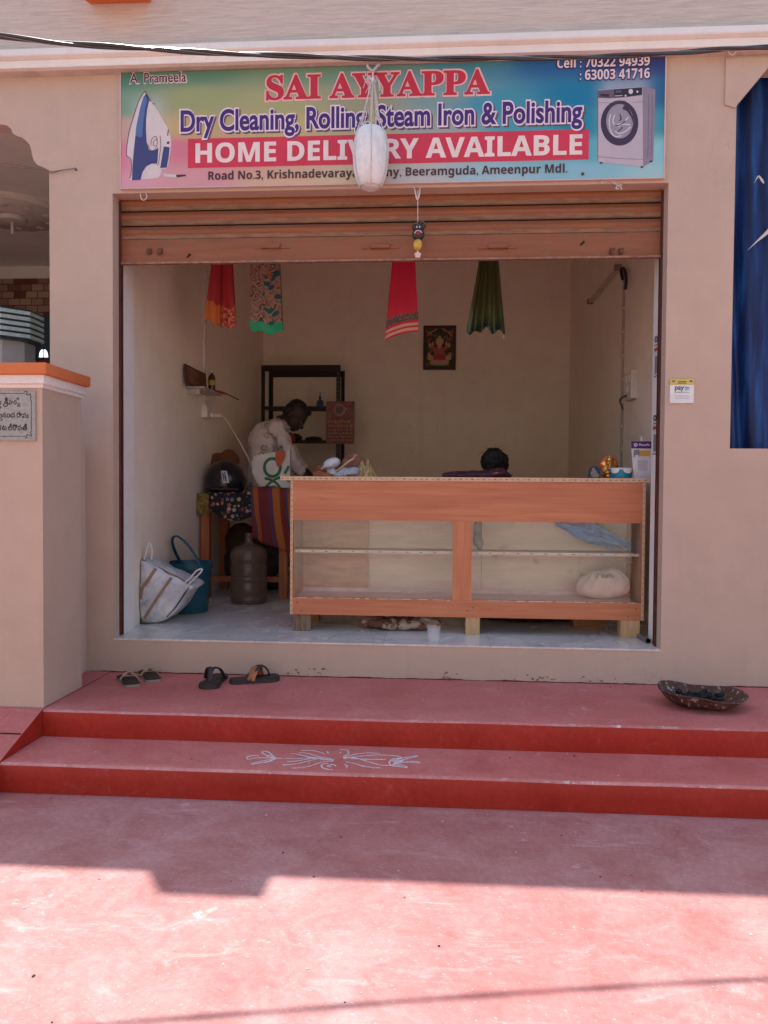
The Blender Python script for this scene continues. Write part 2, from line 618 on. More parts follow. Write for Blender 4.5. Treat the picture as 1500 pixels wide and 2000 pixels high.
# two-step moulding under it
s = MB()
s.yz([(-.0605, 3.746), (-.092, 3.746), (-.094, 3.750), (-.094, 3.785), (-.089, 3.790), (-.1, 3.792), (-.118, 3.799), (-.122, 3.805), (-.122, 3.836), (-.116, 3.841), (-.0605, 3.845)], -9, 8, 0)
for f in s.bm.faces:
    if f.calc_center_median().z < 3.7905:
        f.material_index = 1
s.build('cornice', [m_white, m_cream], shop)
# raised orange block on the parapet (its shadow is the notch on the yard)
s = MB()
ob = P(180, 17, -.07)
ox0, ox1, oz = ob.x, P(290, 15, -.07).x, ob.z
s.yz([(-.0615, oz + .03), (-.15, oz + .004), (-.22, oz), (-.245, oz + .012), (-.25, oz + .03), (-.25, TZ + .045), (-.0615, TZ + .045)], ox0 - .012, ox1 + .012)
s.build('parapet_block', m_orange, shop, True, ang=30)
# raised border round the shutter opening
# room
WX0, WX1, WY, WZ = -1.93, 1.425, 4.05, 3.86
s = MB()
s.box(WX0 - .12, WX0, .112, WY, ZF - .2, WZ)
s.build('side_wall', m_inner, shop)
s = MB()
s.box(WX1, WX1 + .12, .112, WY, ZF - .2, WZ)
s.build('side_wall', m_inner, shop)
s = MB()
s.box(WX0 - .12, WX1 + .12, WY + .001, WY + .13, ZF - .2, WZ)
s.build('back_wall', m_inner, shop)
s = MB()
s.box(WX0 - .12, WX1 + .12, .112, WY + .13, WZ + .001, WZ + .14)
s.build('ceiling', m_jamb, shop)
s = MB()                                # white jambs and lintel behind the shutter rails
s.box(WX0 + .001, OX0 - .004, .13, .325, ZF, 3.06)
s.build('jamb', m_jamb, shop)
s = MB()
s.box(OX1 + .004, WX1 - .001, .13, .27, ZF, 3.06)
s.build('jamb', m_jamb, shop)
s = MB()
s.box(WX0 + .001, WX1 - .001, .165, .30, 3.061, WZ)
s.build('lintel', m_jamb, shop)
# marble floor
n = N('grey_marble')
v = n.vec((1, 2.2, 1), rot=(0, 0, .5))
a = n.noise(v, 1.7, 7, .58, .7)
b = n.noise(n.vec((1.2, 1, 1), rot=(0, 0, -.7)), 2.2, 6, .6, .8)
c = n.ramp(a, [(.28, (.58, .54, .50)), (.48, (.72, .68, .63)), (.66, (.80, .76, .70)), (.8, (.74, .70, .65))])
c = n.mix(n.ramp(b, [(.475, (0, 0, 0)), (.5, (.30, .30, .30)), (.525, (0, 0, 0))]), c, (.30, .31, .32))
br = n.add('ShaderNodeTexBrick')
br.offset = 0
br.inputs['Scale'].default_value = 1
br.inputs['Mortar Size'].default_value = .0012
br.inputs['Brick Width'].default_value = .62
br.inputs['Row Height'].default_value = .62
n.link(n.vec((1, 1, 1)), br.inputs['Vector'])
c = n.mix(br.outputs['Fac'], c, (.30, .30, .30))
m_marble = n.done(c, .16, 0, .5, n.ramp(b, [(.3, (.14,) * 3), (.7, (.34,) * 3)]))
s = MB()
s.box(OX0 + .002, OX1 - .002, -.004, .1105, ZF - .0095, ZF)
s.box(WX0 + .001, WX1 - .001, .1115, WY, ZF - .05, ZF)
s.build('marble_floor', m_marble, shop)
# cracked render spots on the plinth
m_spot = M('dirt_spots', (.16, .10, .08), .9, var=.5, scale=40)
s = MB()
random.seed(3)
for (cx, cy, k, wd) in ((600, 1311, 16, 34), (880, 1322, 10, 18), (1050, 1328, 24, 70), (1165, 1330, 16, 40)):
    for i in range(k):
        p = P(cx + random.gauss(0, wd * .5), cy + random.gauss(0, 5), -.0015)
        if p.z < ZP + .012:
            continue
        r = random.uniform(.002, .008)
        pts = [(p.x + r * random.uniform(.5, 1.6) * math.cos(t), p.z + r * random.uniform(.4, 1) * math.sin(t)) for t in [j * math.pi / 3.5 for j in range(7)]]
        s.xz(pts, -.0012 - i * .00005, .002)
s.build('stain', m_spot, shop)['kind'] = 'stuff'
# ragged line of red floor paint along the foot of the wall
s = MB()
def rl(u, v):
    x = -2.05 + 6 * u
    return (x, -.0022, ZP - .004 + v * (.010 + .007 * noise.noise(Vector((x * 6, 1, 0))) + .004 * noise.noise(Vector((x * 31, 2, 0)))))
s.grid(rl, 240, 1, 0)
s.build('paint_line', M('dark_red_paint', (.16, .022, .02), .6, 0, .3, 20), shop)
# guide rails
m_rail = M('dark_rail_paint', (.10, .03, .025), .6, .2, .4, 12)
for x in (OX0, OX1):
    s = MB()
    sg = 1 if x < 0 else -1
    s.box(min(x, x + sg * .012), max(x, x + sg * .012), .085, .098, ZF + .001, 3.05)
    s.box(min(x - sg * .003, x + sg * .010), max(x - sg * .003, x + sg * .010), .118, .129, ZF + .001, 3.05)
    s.build('guide_rail', m_rail, shop)
# roller shutter ----------------------------------------------------------
n = N('shutter_paint')
f = n.noise(n.vec((.7, 1, 9)), 4, 6, .7)
g = n.noise(n.vec((1, 1, 2)), 9, 6, .7)
c = n.ramp(f, [(.3, (.22, .070, .027)), (.7, (.31, .105, .040))])
c = n.mix(n.ramp(g, [(.45, (0, 0, 0)), (.75, (.6, .6, .6))]), c, (.22, .125, .070))
m_shut = n.done(c, .45, .1, .45)
m_dust = M('dusty_shutter_paint', (.235, .135, .078), .7, 0, .3, 8, stretch=(1, 1, 6))
zb0 = P(750, 509, .11).z                # bottom edge of the rolled-up shutter
zb1 = P(750, 463, .11).z                # top of its bottom plate
s = MB()
sx0, sx1 = OX0 + .004, OX1 - .004
z, pitch = zb1, .0865
prof, mis = [], []
while z < OZ1 + .03:
    prof += [(z + .003, .112), (z + .009, .105), (z + .026, .106), (z + .031, .102), (z + .040, .096), (z + .050, .093), (z + .060, .096), (z + .069, .102), (z + .078, .106), (z + .0815, .119), (z + .0840, .119)]
    mis += [1, 1, 1, 0, 0, 0, 0, 0, 1, 2, 2]
    z += pitch
for k in range(len(prof) - 1):
    for a, b in ((0, .25), (.25, .5), (.5, .75), (.75, 1)):
        xa, xb = sx0 + (sx1 - sx0) * a, sx0 + (sx1 - sx0) * b
        (za, ya), (zc, yc) = prof[k], prof[k + 1]
        s._face([s.bm.verts.new(q) for q in ((xa, ya, za), (xb, ya, za), (xb, yc, zc), (xa, yc, zc))], mis[k])
bmesh.ops.remove_doubles(s.bm, verts=s.bm.verts[:], dist=.0002)
s.box(sx0, sx1, .127, .131, zb1, OZ1 + .03, 2)
shutter = s.build('roller_shutter', [m_shut, m_dust, m_dark], shop, True, ang=50)
s = MB()
s.box(sx0 - .004, sx1 + .004, .100, .112, zb0, zb1 + .003, 0, .002)
s.box(sx0 - .006, sx1 + .006, .085, .118, zb0 - .008, zb0 + .004, 1, .002)
s.build('bottom_plate', [m_shut, M('rusty_edge', (.33, .17, .11), .6, .3, .4, 30)], shutter)
for hx in (530, 743, 972):
    c = P(hx, 482, .1)
    s = MB()
    s.box(c.x - .055, c.x + .055, .078, .084, c.z - .012, c.z + .012, 0, .003)
    s.box(c.x - .055, c.x - .046, .080, .101, c.z - .012, c.z + .012)
    s.box(c.x + .046, c.x + .055, .080, .101, c.z - .012, c.z + .012)
    s.box(c.x - .11, c.x - .05, .094, .1005, c.z - .012, c.z + .004, 0)
    s.box(c.x + .05, c.x + .11, .094, .1005, c.z - .012, c.z + .004, 0)
    s.build('handle', m_shut, shutter)
m_lock = M('grimy_lock_plate', (.14, .06, .035), .6, .3, .5, 40)
for hx in (291, 312, 1194, 1211):
    c = P(hx, 490, .1)
    s = MB()
    s.lathe([(.0, -.012), (.012, -.012), (.014, 0), (.0, .0)], (c.x, .092, c.z), 12, mat=Matrix.Rotation(R(90), 3, 'X').to_4x4())
    s.box(c.x - .004, c.x + .016, .084, .1005, c.z - .018, c.z + .012, 0, .002)
    s.tube([(c.x - .012, .09, c.z - .015), (c.x - .002, .082, c.z - .026), (c.x + .012, .09, c.z - .012)], .004, 6)
    s.build('lock_staple', m_lock, shutter)
for hx, hy in ((369, 500), (1137, 476)):
    c = P(hx, hy, .1)
    s = MB()
    s.tube([(c.x - .012, .097, c.z - .010), (c.x + .010, .093, c.z + .010)], [.003, .006], 6)
    s.build('slot', m_dark, shutter)
# plain building mass behind, so that the roof keeps the sun out
s = MB()
s.box(-9, 8, .112, 9, 4.2, 4.3)
s.build('roof', m_jamb, shop)
for bb in ((-9, WX0 - .121, 6.0, 6.1), (WX1 + .121, 8, 1.0, 1.1), (-9, -8.9, .112, 5.999), (7.9, 8, .112, .999)):
    s = MB()
    s.box(*bb, 0, 4.199)
    s.build('rear_wall', m_jamb, shop)
# right-hand window: raised border round its cut corner, blue curtain inside
s = MB()
b = .045
out = [(ch0[0] - .062, ch0[1] + .002), (ch0[0] - .003, ch0[1] - .018), (ch0[0] + .004, ch0[1]), (CX + dx, ch1[1]), (3.4 - dx, ch1[1]), (3.4, ch0[1]), (3.46, ch0[1]), (3.46, ch1[1] + .05), (ch0[0] - .062, ch1[1] + .05)]
s.xz(out, -.012, -.0005)
s.build('window_surround', m_wall, shop)

# ---------------------------------------------------------------- veranda seen through the left opening
m_vceil = plaster('veranda_ceiling_paint', (.80, .78, .70))
VW = -2.06
s = MB()
s.box(-6.5, VW, .112, 3.6, 3.72, 3.80)
s.build('veranda_ceiling', m_vceil, shop)
s = MB()
s.box(VW, VW + .008, .112, 3.6, 0, 3.719)
s.build('veranda_side_wall', m_vceil, shop)
VY = 3.6
zw0 = P(50, 545, VY).z
zw1 = P(50, 618, VY).z
s = MB()
s.box(-6.5, VW, VY, VY + .1, zw0, 3.719)
s.build('veranda_back_wall', m_vceil, shop)
n = N('brick_cladding')
br = n.add('ShaderNodeTexBrick')
br.offset = .5
br.inputs['Scale'].default_value = 1
br.inputs['Brick Width'].default_value = .13
br.inputs['Row Height'].default_value = .075
br.inputs['Mortar Size'].default_value = .004
br.inputs['Color1'].default_value = (.15, .045, .028, 1)
br.inputs['Color2'].default_value = (.52, .39, .27, 1)
br.inputs['Mortar'].default_value = (.07, .03, .02, 1)
br.inputs['Bias'].default_value = -.3
n.link(n.vec((1, 1, 1), rot=(R(90), 0, 0)), br.inputs['Vector'])
n.bump(n.noise(n.vec(), 30, 5), .5, .02)
m_brickc = n.done(br.outputs['Color'], .7)
s = MB()
s.box(-6.5, VW, VY - .02, VY + .09, zw1, zw0 - .001)
s.build('brick_cladding', m_brickc, shop)
m_door = M('brown_door_varnish', (.24, .055, .02), .4, 0, .3, 5, stretch=(8, 8, .6))
s = MB()
s.box(-6.5, VW, VY + .002, VY + .09, 0, zw1 - .001)
dr = s.build('veranda_door', m_door, shop)
s = MB()
q = P(88, 695, VY)
s.box(q.x - .11, q.x + .14, VY - .03, VY + .001, q.z - .04, q.z + .42, 0, .004)
wf = s.build('window_frame', M('blue_window_paint', (.03, .07, .12), .5), dr)
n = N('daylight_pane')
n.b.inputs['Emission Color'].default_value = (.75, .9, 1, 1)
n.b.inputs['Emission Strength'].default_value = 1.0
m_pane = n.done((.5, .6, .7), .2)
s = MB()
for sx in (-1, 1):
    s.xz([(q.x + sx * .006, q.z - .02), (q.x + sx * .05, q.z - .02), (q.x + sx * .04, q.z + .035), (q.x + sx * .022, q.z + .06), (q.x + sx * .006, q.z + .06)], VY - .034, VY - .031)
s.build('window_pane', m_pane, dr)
# ceiling medallion
mc = PZ(24, 412, 3.72)
s = MB()
s.lathe([(.46, .0), (.46, -.02), (.43, -.045), (.39, -.035), (.36, -.055), (.24, -.045), (.2, -.07), (.12, -.06), (.1, -.09), (.03, -.10), (.0, -.1)], (mc.x, mc.y, 3.72), 48)
for k in range(10):
    a = k * math.pi / 5
    s.ell((mc.x + .30 * math.cos(a), mc.y + .30 * math.sin(a), 3.668), (.035, .035, .008), n=10)
s.tube([(mc.x, mc.y, 3.63), (mc.x, mc.y, 3.52)], .012, 8)
s.build('ceiling_medallion', M('plaster_medallion', (.62, .57, .50), .7), shop, True)

# unseen house added across the street to bounce warm light back
m_opp = plaster('bounce_house_paint', (.74, .64, .50))
oh = thing('added_bounce_house', 'unseen cream two storey house added across the street for bounced light', 'house', (0, -13, 0))
s = MB()
holes = []
for x in (-9, -5, 3, 8):
    for z in (1.0, 4.2):
        holes.append([(x, z), (x + 1.5, z), (x + 1.5, z + 1.4), (x, z + 1.4)])
holes.append([(-12.4, .02), (-11.1, .02), (-11.1, 2.2), (-12.4, 2.2)])
s.xz([(-16, 0), (16, 0), (16, 6.6), (-16, 6.6)], -13.25, -13, 0, holes)
s.build('front_wall', m_opp, oh)
for h in holes:
    s = MB()
    s.box(h[0][0], h[1][0], -13.2, -13.16, h[0][1], h[2][1])
    s.build('window' if h[0][1] > .5 else 'door', M('dark_opening', (.05, .05, .06), .2) if h[0][1] > .5 else m_door, oh)
s = MB()
s.box(-16, 16, -19, -12.4, 6.601, 6.75)
s.build('roof', m_opp, oh)
s = MB()
s.box(-16, 16, -13.0005, -12.6, 3.1, 3.22)
s.build('ledge', m_white, oh)

# grit and chips lying about on the yard and steps
random.seed(77)
s = MB()
for k in range(230):
    if k < 170:
        x, y, z = random.uniform(-2.2, 2.2), random.uniform(-3.2, -1.2), 0
    elif k < 200:
        x, y, z = random.uniform(-1.85, 2.2), random.uniform(-1.14, -.81), ZT
    else:
        x, y, z = random.uniform(-1.85, 2.2), random.uniform(-.75, -.02), ZP
    r = random.uniform(.0012, .0042)
    s.ell((x, y, z + r * .4), (r * random.uniform(.8, 1.8), r, r * .6), random.choice((0, 0, 1, 2)), Matrix.Rotation(random.uniform(0, 3), 3, 'Z'), n=5, wob=.3)
g = s.build('grit', [M('pale_grit', (.55, .48, .42), .9), M('dark_grit', (.06, .045, .04), .9), M('red_grit', (.36, .12, .10), .9)])
tag(g, kind='stuff')

# ================================================================ SHOP SIGN
def plain(name, rgb, k=.82, rough=.4, spec=.4):
    return M(name, A(*rgb, k), rough, 0, .06, 14, spec=spec)
SGY = -.022
sx0, sx1 = -1.836, 1.233
sz0, sz1 = 3.084, 3.739
sign = thing('shop_sign', 'printed rainbow coloured dry cleaning signboard above the rolled-up shutter', 'signboard', ((sx0 + sx1) / 2, 0, sz0))
ctrl = [(0, 1, 70, 122, 100), (.15, 1, 84, 130, 104), (.35, 1, 100, 138, 108), (.5, 1, 92, 130, 122), (.65, 1, 60, 125, 138), (.8, 1, 30, 90, 142), (.92, 1, 50, 50, 115), (1, 1, 40, 55, 108),
        (0, .72, 112, 150, 120), (.15, .75, 148, 158, 104), (.3, .7, 160, 160, 108), (.45, .7, 150, 150, 114), (.6, .75, 118, 148, 146), (.7, .65, 60, 140, 158), (.85, .7, 16, 116, 150), (1, .7, 24, 92, 132),
        (0, .5, 190, 155, 138), (.12, .5, 186, 166, 110), (.3, .5, 186, 172, 108), (.45, .45, 178, 166, 118), (.6, .45, 150, 160, 152), (.75, .45, 66, 150, 162), (.86, .45, 16, 130, 152), (1, .45, 56, 138, 150),
        (0, .3, 204, 124, 148), (.1, .35, 202, 116, 134), (.25, .25, 200, 140, 130), (.5, .25, 180, 170, 140), (.75, .25, 120, 170, 175), (.88, .25, 80, 165, 175), (1, .22, 130, 190, 192),
        (0, 0, 206, 150, 162), (.15, .04, 202, 148, 150), (.3, .04, 202, 168, 140), (.45, .04, 196, 182, 145), (.55, .04, 176, 180, 176), (.7, .04, 150, 186, 192), (.85, .04, 130, 182, 192), (1, .04, 152, 192, 192)]
ctrl = [(u, v, A(r, g, b, .92)) for u, v, r, g, b in ctrl]
def signcol(u, v):
    W, c = 0, [0, 0, 0]
    for a, b, k in ctrl:
        d = ((u - a) * 1.6) ** 2 + ((v - b) * .95) ** 2
        q = 1 / (d + .002) ** 2
        W += q
        for i in range(3):
            c[i] += q * k[i]
    c = [x / W for x in c]
    # pale printed halo round the two pictures
    for (a0, a1, b0, b1) in ((.04, .065, .2, .7), (.905, .955, .24, .76)):
        du = max(a0 - u, 0, u - a1) * 4.7
        dv = max(b0 - v, 0, v - b1)
        h = math.exp(-((du * du + dv * dv) / .009))
        c = [x + (.62 - x) * .42 * h for x in c]
    return c
NU, NV = 150, 44
s = MB()
cl = s.bm.loops.layers.float_color.new('print')
V = [[s.bm.verts.new((sx0 + (sx1 - sx0) * i / NU, SGY, sz0 + (sz1 - sz0) * j / NV)) for i in range(NU + 1)] for j in range(NV + 1)]
cc = [[signcol(i / NU, j / NV) for i in range(NU + 1)] for j in range(NV + 1)]
for j in range(NV):
    for i in range(NU):
        q = [(i, j), (i + 1, j), (i + 1, j + 1), (i, j + 1)]
        f = s._face([V[b][a] for a, b in q])
        for l, (a, b) in zip(f.loops, q):
            l[cl] = (*cc[b][a], 1)
n = N('sign_print')
at = n.add('ShaderNodeAttribute')
at.attribute_name = 'print'
n.bump(n.noise(n.vec((1, 1, .5)), 3, 3), .12, .01)
m_print = n.done(at.outputs['Color'], .38, 0, .4)
s.build('print_panel', m_print, sign, recalc=False)
s = MB()                                # thin folded edge of the flex
e = .007
s.box(sx0 - e, sx0, SGY - .004, -.001, sz0 - e, sz1)
s.box(sx1, sx1 + e, SGY - .004, -.001, sz0 - e, sz1)
s.box(sx0, sx1, SGY - .004, -.001, sz0 - e, sz0 - .0005)
s.build('frame', plain('sign_edge', (190, 165, 155)), sign)

def S(px, py):
    p = P(px, py, SGY)
    return p.x, p.z
def line(name, body, x0p, x1p, topp, botp, rgb, lvl, bev=0., outline=None, obev=.05, grow=.0, shadow=None, yk=.82):
    """a printed line; its box in photo pixels taken at the middle of the line"""
    xm = (x0p + x1p) / 2
    z1, z0 = S(xm, topp)[1], S(xm, botp)[1]
    # ends: same level, found along the row
    def xat(px):
        return P(px, (topp + botp) / 2, SGY).x
    x0, x1 = xat(x0p), xat(x1p)
    y = SGY - .0008 - .0009 * lvl
    mats = [plain('ink_%s' % name, rgb, yk)]
    s = MB()
    if outline:
        mats.append(plain('outline_%s' % name, outline, yk))
        g = grow
        s.text(body, x0 - g, x1 + g, z0 - g, z1 + g, y, obev, .0006, 1)
        if shadow:
            mats.append(plain('drop_%s' % name, shadow, yk))
            s.text(body, x0 - g + .010, x1 + g + .010, z0 - g - .010, z1 + g - .010, y + .0007, obev * .9, .0003, 2)
    s.text(body, x0, x1, z0, z1, y - .0011, bev, .0004, 0)
    return s.build('lettering', mats, sign)
line('owner', 'A. Prameela', 254, 364, 142, 162, (78, 30, 50), 1, .012, (205, 190, 185), .05, .006)
line('title', bs('SAI AYYAPPA'), 520, 957, 141, 191, (172, 36, 48), 1, .022, (212, 165, 160), .055, .010)
line('services', 'Dry Cleaning, Rolling, Steam Iron & Polishing', 353, 1137, 205, 262, (60, 34, 100), 1, .028, (214, 196, 200), .075, .009, (90, 70, 90))
# red band
s = MB()
bx0, bx1 = P(367, 300, SGY).x, P(1150, 282, SGY).x
bz1, bz0 = S(758, 262)[1], S(758, 320)[1]
s.xz([(bx0, bz0), (bx1, bz0), (bx1, bz1), (bx0, bz1)], SGY - .0012, SGY - .0004)
s.build('red_band', plain('band_ink', (188, 48, 68)), sign)
line('delivery', sb('HOME DELIVERY AVAILABLE'), 382, 1137, 271, 311, (214, 198, 190), 1, .012)
line('address', sb('Road No.3, Krishnadevaraya Colony, Beeramguda, Ameenpur Mdl.'), 407, 1108, 327, 350, (70, 44, 42), 1, .006)
line('phone', sb('Cell : 70322 94939'), 1088, 1269, 111, 131, (206, 190, 192), 1, .008, (40, 26, 70), .06, .006)
line('phone', sb(': 63003 41716'), 1132, 1269, 135, 155, (206, 190, 192), 1, .008, (40, 26, 70), .06, .006)

# printed steam iron
def zi(pts):
    return [S(230 + x / 5.172, 130 + y / 5.172) for x, y in pts]
def flatpoly(s, pts, lvl, mi=0):
    y = SGY - .0008 - .0006 * lvl
    s.xz(pts, y, y + .0005, mi)
def stroke(s, pts, r, lvl, mi=0):
    y = SGY - .0008 - .0006 * lvl
    s.tube([(a, y, b) for a, b in pts], r, 6, mi, flat=.15, up=(0, 1, 0))
def sm2(pts, n=5):
    return [(v.x, v.y) for v in spline([(a, b, 0) for a, b in pts], n)]
mats = [plain('iron_white', (196, 186, 182)), plain('iron_blue', (58, 62, 108)), plain('iron_light_blue', (76, 104, 150)), plain('iron_line', (52, 44, 52)), plain('iron_grey', (150, 140, 142))]
s = MB()
flatpoly(s, zi(sm2([(275, 252), (330, 345), (400, 440), (470, 560), (520, 650), (540, 760), (530, 880), (500, 1020), (445, 1035), (440, 1080), (400, 1125), (240, 1142), (140, 1148), (112, 1140), (135, 1090), (138, 960), (92, 900), (95, 800), (120, 650), (165, 500), (215, 350), (275, 252)], 3)[:-1]), 1, 0)
flatpoly(s, zi([(288, 275), (320, 345), (298, 430), (288, 540), (286, 640), (292, 760), (318, 845), (365, 850), (410, 825), (402, 960), (395, 980), (340, 982), (290, 1010), (250, 1070), (232, 1145), (145, 1150), (150, 1000), (165, 830), (190, 600), (225, 430), (260, 310)]), 2, 1)
flatpoly(s, zi([(282, 300), (300, 345), (278, 420), (262, 540), (250, 700), (235, 720), (180, 700), (195, 590), (228, 430), (262, 320)]), 3, 2)
flatpoly(s, zi([(466, 808), (526, 815), (515, 920), (495, 1022), (430, 1026), (450, 900)]), 2, 1)
for pts, r in (([(275, 252), (215, 350), (165, 500), (120, 650), (95, 800), (90, 895), (105, 915), (132, 935), (140, 1000), (136, 1090), (118, 1140)], .0016), ([(275, 252), (320, 330), (335, 356)], .0022),
               ([(305, 790), (335, 850), (370, 845), (395, 800), (400, 740), (380, 705), (345, 740), (335, 800)], .0014), ([(430, 700), (436, 800), (425, 900), (412, 985), (395, 985), (402, 900), (408, 820)], .0014),
               ([(395, 735), (365, 760), (362, 800), (385, 800)], .0014), ([(512, 640), (506, 700)], .0028), ([(350, 378), (382, 380)], .0014), ([(320, 985), (350, 975), (375, 985)], .0014)):
    stroke(s, zi(sm2(pts)), r, 4, 3)
flatpoly(s, zi([(495, 765), (525, 758), (522, 780), (500, 785)]), 3, 3)
flatpoly(s, zi([(462, 1080), (590, 1095), (595, 1122), (470, 1112)]), 1, 0)
flatpoly(s, zi([(590, 1095), (690, 1092), (690, 1106), (595, 1120)]), 2, 3)
s.build('iron_picture', mats, sign)
# printed washing machine
def zw(pts):
    return [S(1120 + x / 6.895, 90 + y / 6.895) for x, y in pts]
def zell(cx, cy, rx, ry, k=36):
    return zw([(cx + rx * math.cos(2 * math.pi * i / k), cy + ry * math.sin(2 * math.pi * i / k)) for i in range(k)])
mats = [plain('washer_front', (172, 162, 168)), plain('washer_side', (128, 118, 130)), plain('washer_panel', (92, 80, 92)), plain('washer_ring', (58, 42, 62)), plain('washer_glass', (138, 132, 142)), plain('washer_light', (196, 188, 194)), plain('washer_dark', (44, 36, 46))]
s = MB()
flatpoly(s, zw([(330, 592), (930, 550), (936, 1625), (700, 1600), (326, 1560)]), 1, 0)
flatpoly(s, zw([(930, 550), (1102, 582), (1075, 1545), (936, 1625)]), 1, 1)
flatpoly(s, zw([(330, 600), (925, 556), (922, 662), (700, 690), (500, 705), (332, 700)]), 2, 2)
flatpoly(s, zw([(545, 588), (925, 560), (922, 655), (700, 685), (548, 695)]), 3, 6)
flatpoly(s, zw([(360, 646), (480, 650), (478, 688), (364, 682)]), 3, 6)
flatpoly(s, zell(620, 1038, 253, 305), 2, 3)
flatpoly(s, zell(622, 1015, 182, 232), 3, 4)
flatpoly(s, zw([(655, 850), (720, 880), (775, 960), (800, 1040), (800, 960), (740, 830), (680, 800)]), 4, 3)
for pts in ([(500, 920), (480, 1020), (500, 1150), (560, 1220), (640, 1210)], [(555, 930), (530, 1010), (560, 1060), (660, 1040), (740, 960)], [(560, 1150), (620, 1180), (700, 1150), (770, 1090)], [(600, 1090), (650, 1060), (760, 1060)]):
    stroke(s, zw(sm2(pts)), .0030, 4, 5)
for pts in ([(555, 1065), (620, 1068), (700, 1010)], [(590, 1160), (650, 1110), (650, 1090)], [(620, 920), (640, 980), (610, 1010)]):
    stroke(s, zw(sm2(pts)), .0026, 5, 6)
flatpoly(s, zell(770, 615, 30, 34, 18), 4, 5)
flatpoly(s, zell(860, 618, 14, 16, 12), 4, 5)
flatpoly(s, zell(700, 672, 12, 14, 12), 4, 5)
flatpoly(s, zw([(565, 606), (645, 600), (645, 626), (567, 632)]), 4, 2)
flatpoly(s, zw([(555, 672), (660, 666), (660, 674), (555, 680)]), 4, 5)
for pts in ([(335, 765), (500, 770), (700, 735)], [(790, 765), (940, 748)], [(330, 1490), (600, 1515), (936, 1530)], [(1010, 650), (1012, 1000), (1000, 1500)], [(1060, 655), (1060, 1000), (1045, 1480)], [(330, 600), (328, 1560)]):
    stroke(s, zw(pts), .0009, 3, 2)
for cx, cy in ((372, 1575), (920, 1630), (1045, 1555)):
    flatpoly(s, zell(cx, cy, 20, 12, 12), 3, 6)
s.build('washing_machine_picture', mats, sign)
# screw holding the flex
q = S(1138, 340)
s = MB()
s.ell((q[0], SGY - .003, q[1]), (.009, .005, .009), n=10)
s.build('screw', m_lock, sign)

# ================================================================ GATE PILLAR
GX1, GY0, GY1 = -1.922, -.763, -.355
gp = thing('gate_pillar', 'pink gate pillar with orange coping and an engraved name plate', 'pillar', (-2.13, -.56, ZP))
m_pil = plaster('pillar_plaster', (.56, .43, .33), fleck=.25)
m_coral = plaster('coping_orange', (.66, .20, .07))
zt = P(80, 758, GY0).z
s = MB()
s.box(-2.45, GX1, GY0, GY1, ZP - .2, zt)
s.build('shaft', m_pil, gp)
s = MB()
s.box(-2.5, GX1 + .008, GY0 - .010, GY1 + .01, zt + .0005, zt + .018)
s.box(-2.5, GX1 + .022, GY0 - .026, GY1 + .02, zt + .0185, zt + .062, 0, .003)
s.build('moulding', m_white, gp, True)
s = MB()
s.box(-2.6, GX1 + .042, GY0 - .045, GY1 + .03, zt + .0625, zt + .118, 0, .005)
s.build('coping', m_coral, gp, True)
# name plate
m_slab = M('pale_granite', (.34, .345, .32), .3, 0, .2, 60)
m_black = M('engraved_black', (.03, .028, .03), .5)
pa, pb = P(71, 764, GY0), P(71, 861, GY0)
np_ = MB()
np_.box(-2.40, pa.x, GY0 - .012, GY0 - .0005, pb.z, pa.z, 0, .001)
plate = np_.build('name_plate', m_slab, gp)
yl = GY0 - .0128
def G(x, y):                            # pixel of the enlarged plate view -> plate point
    p = P(x / 6.25, 580 + y / 6.25, GY0 - .012)
    return (p.x, p.z)
s = MB()
z1, z0, xr = G(380, 1178)[1], G(380, 1702)[1], G(383, 1400)[0]
t = .0011
s.box(-2.38, G(300, 1178)[0], yl - .0006, yl + .0007, z1 - t, z1 + t)
s.box(-2.38, G(310, 1702)[0], yl - .0006, yl + .0007, z0 - t, z0 + t)
s.box(xr - t, xr + t, yl - .0006, yl + .0007, G(380, 1640)[1], G(380, 1255)[1])
for pts in ([(295, 1160), (320, 1150), (335, 1165), (320, 1190), (345, 1195), (375, 1185)], [(375, 1180), (368, 1200), (382, 1215), (372, 1240), (380, 1260)], [(380, 1640), (370, 1655), (385, 1672), (375, 1695), (390, 1700)], [(375, 1690), (350, 1690), (330, 1680), (318, 1705), (335, 1715), (310, 1725)]):
    s.tube([(a, yl, b) for a, b in [G(*q) for q in sm2(pts, 4)]], .0017, 6, flat=.35, up=(0, 1, 0))
s.build('border', m_black, plate)
def tel(s, body, x0, x1, y0, y1, bev=.022):
    a, b = G(x0, y1), G(x1, y0)
    s.text(body, a[0], b[0], a[1], b[1], yl, bev, .0006)
def tst(s, pts, r=.0022):
    s.tube([(a, yl, b) for a, b in [G(*q) for q in sm2(pts, 4)]], r, 6, flat=.3, up=(0, 1, 0))
s = MB()                                # three engraved lines, the part of them in view
tel(s, 'శీ', 52, 104, 1225, 1312)
tst(s, [(52, 1300), (44, 1322), (60, 1336), (88, 1330), (100, 1305)])
tel(s, 'హ', 108, 160, 1248, 1314)
tel(s, 'ర', 166, 206, 1250, 1312)
tst(s, [(206, 1245), (216, 1232), (230, 1240), (222, 1258)])
tel(s, 'ష', 212, 252, 1290, 1345)
tst(s, [(0, 1270), (14, 1285), (6, 1310), (-10, 1300)])
tst(s, [(-2, 1330), (12, 1345), (2, 1360)])
s.build('lettering', m_black, plate)
s = MB()
tst(s, [(0, 1445), (14, 1430), (24, 1450), (10, 1475), (28, 1500), (6, 1508)])
tel(s, 'న', 30, 76, 1408, 1474)
tst(s, [(84, 1445), (96, 1428), (116, 1436), (118, 1462), (98, 1470), (84, 1448)])
tel(s, 'ద', 128, 184, 1408, 1474)
tel(s, 'రా', 204, 266, 1398, 1474)
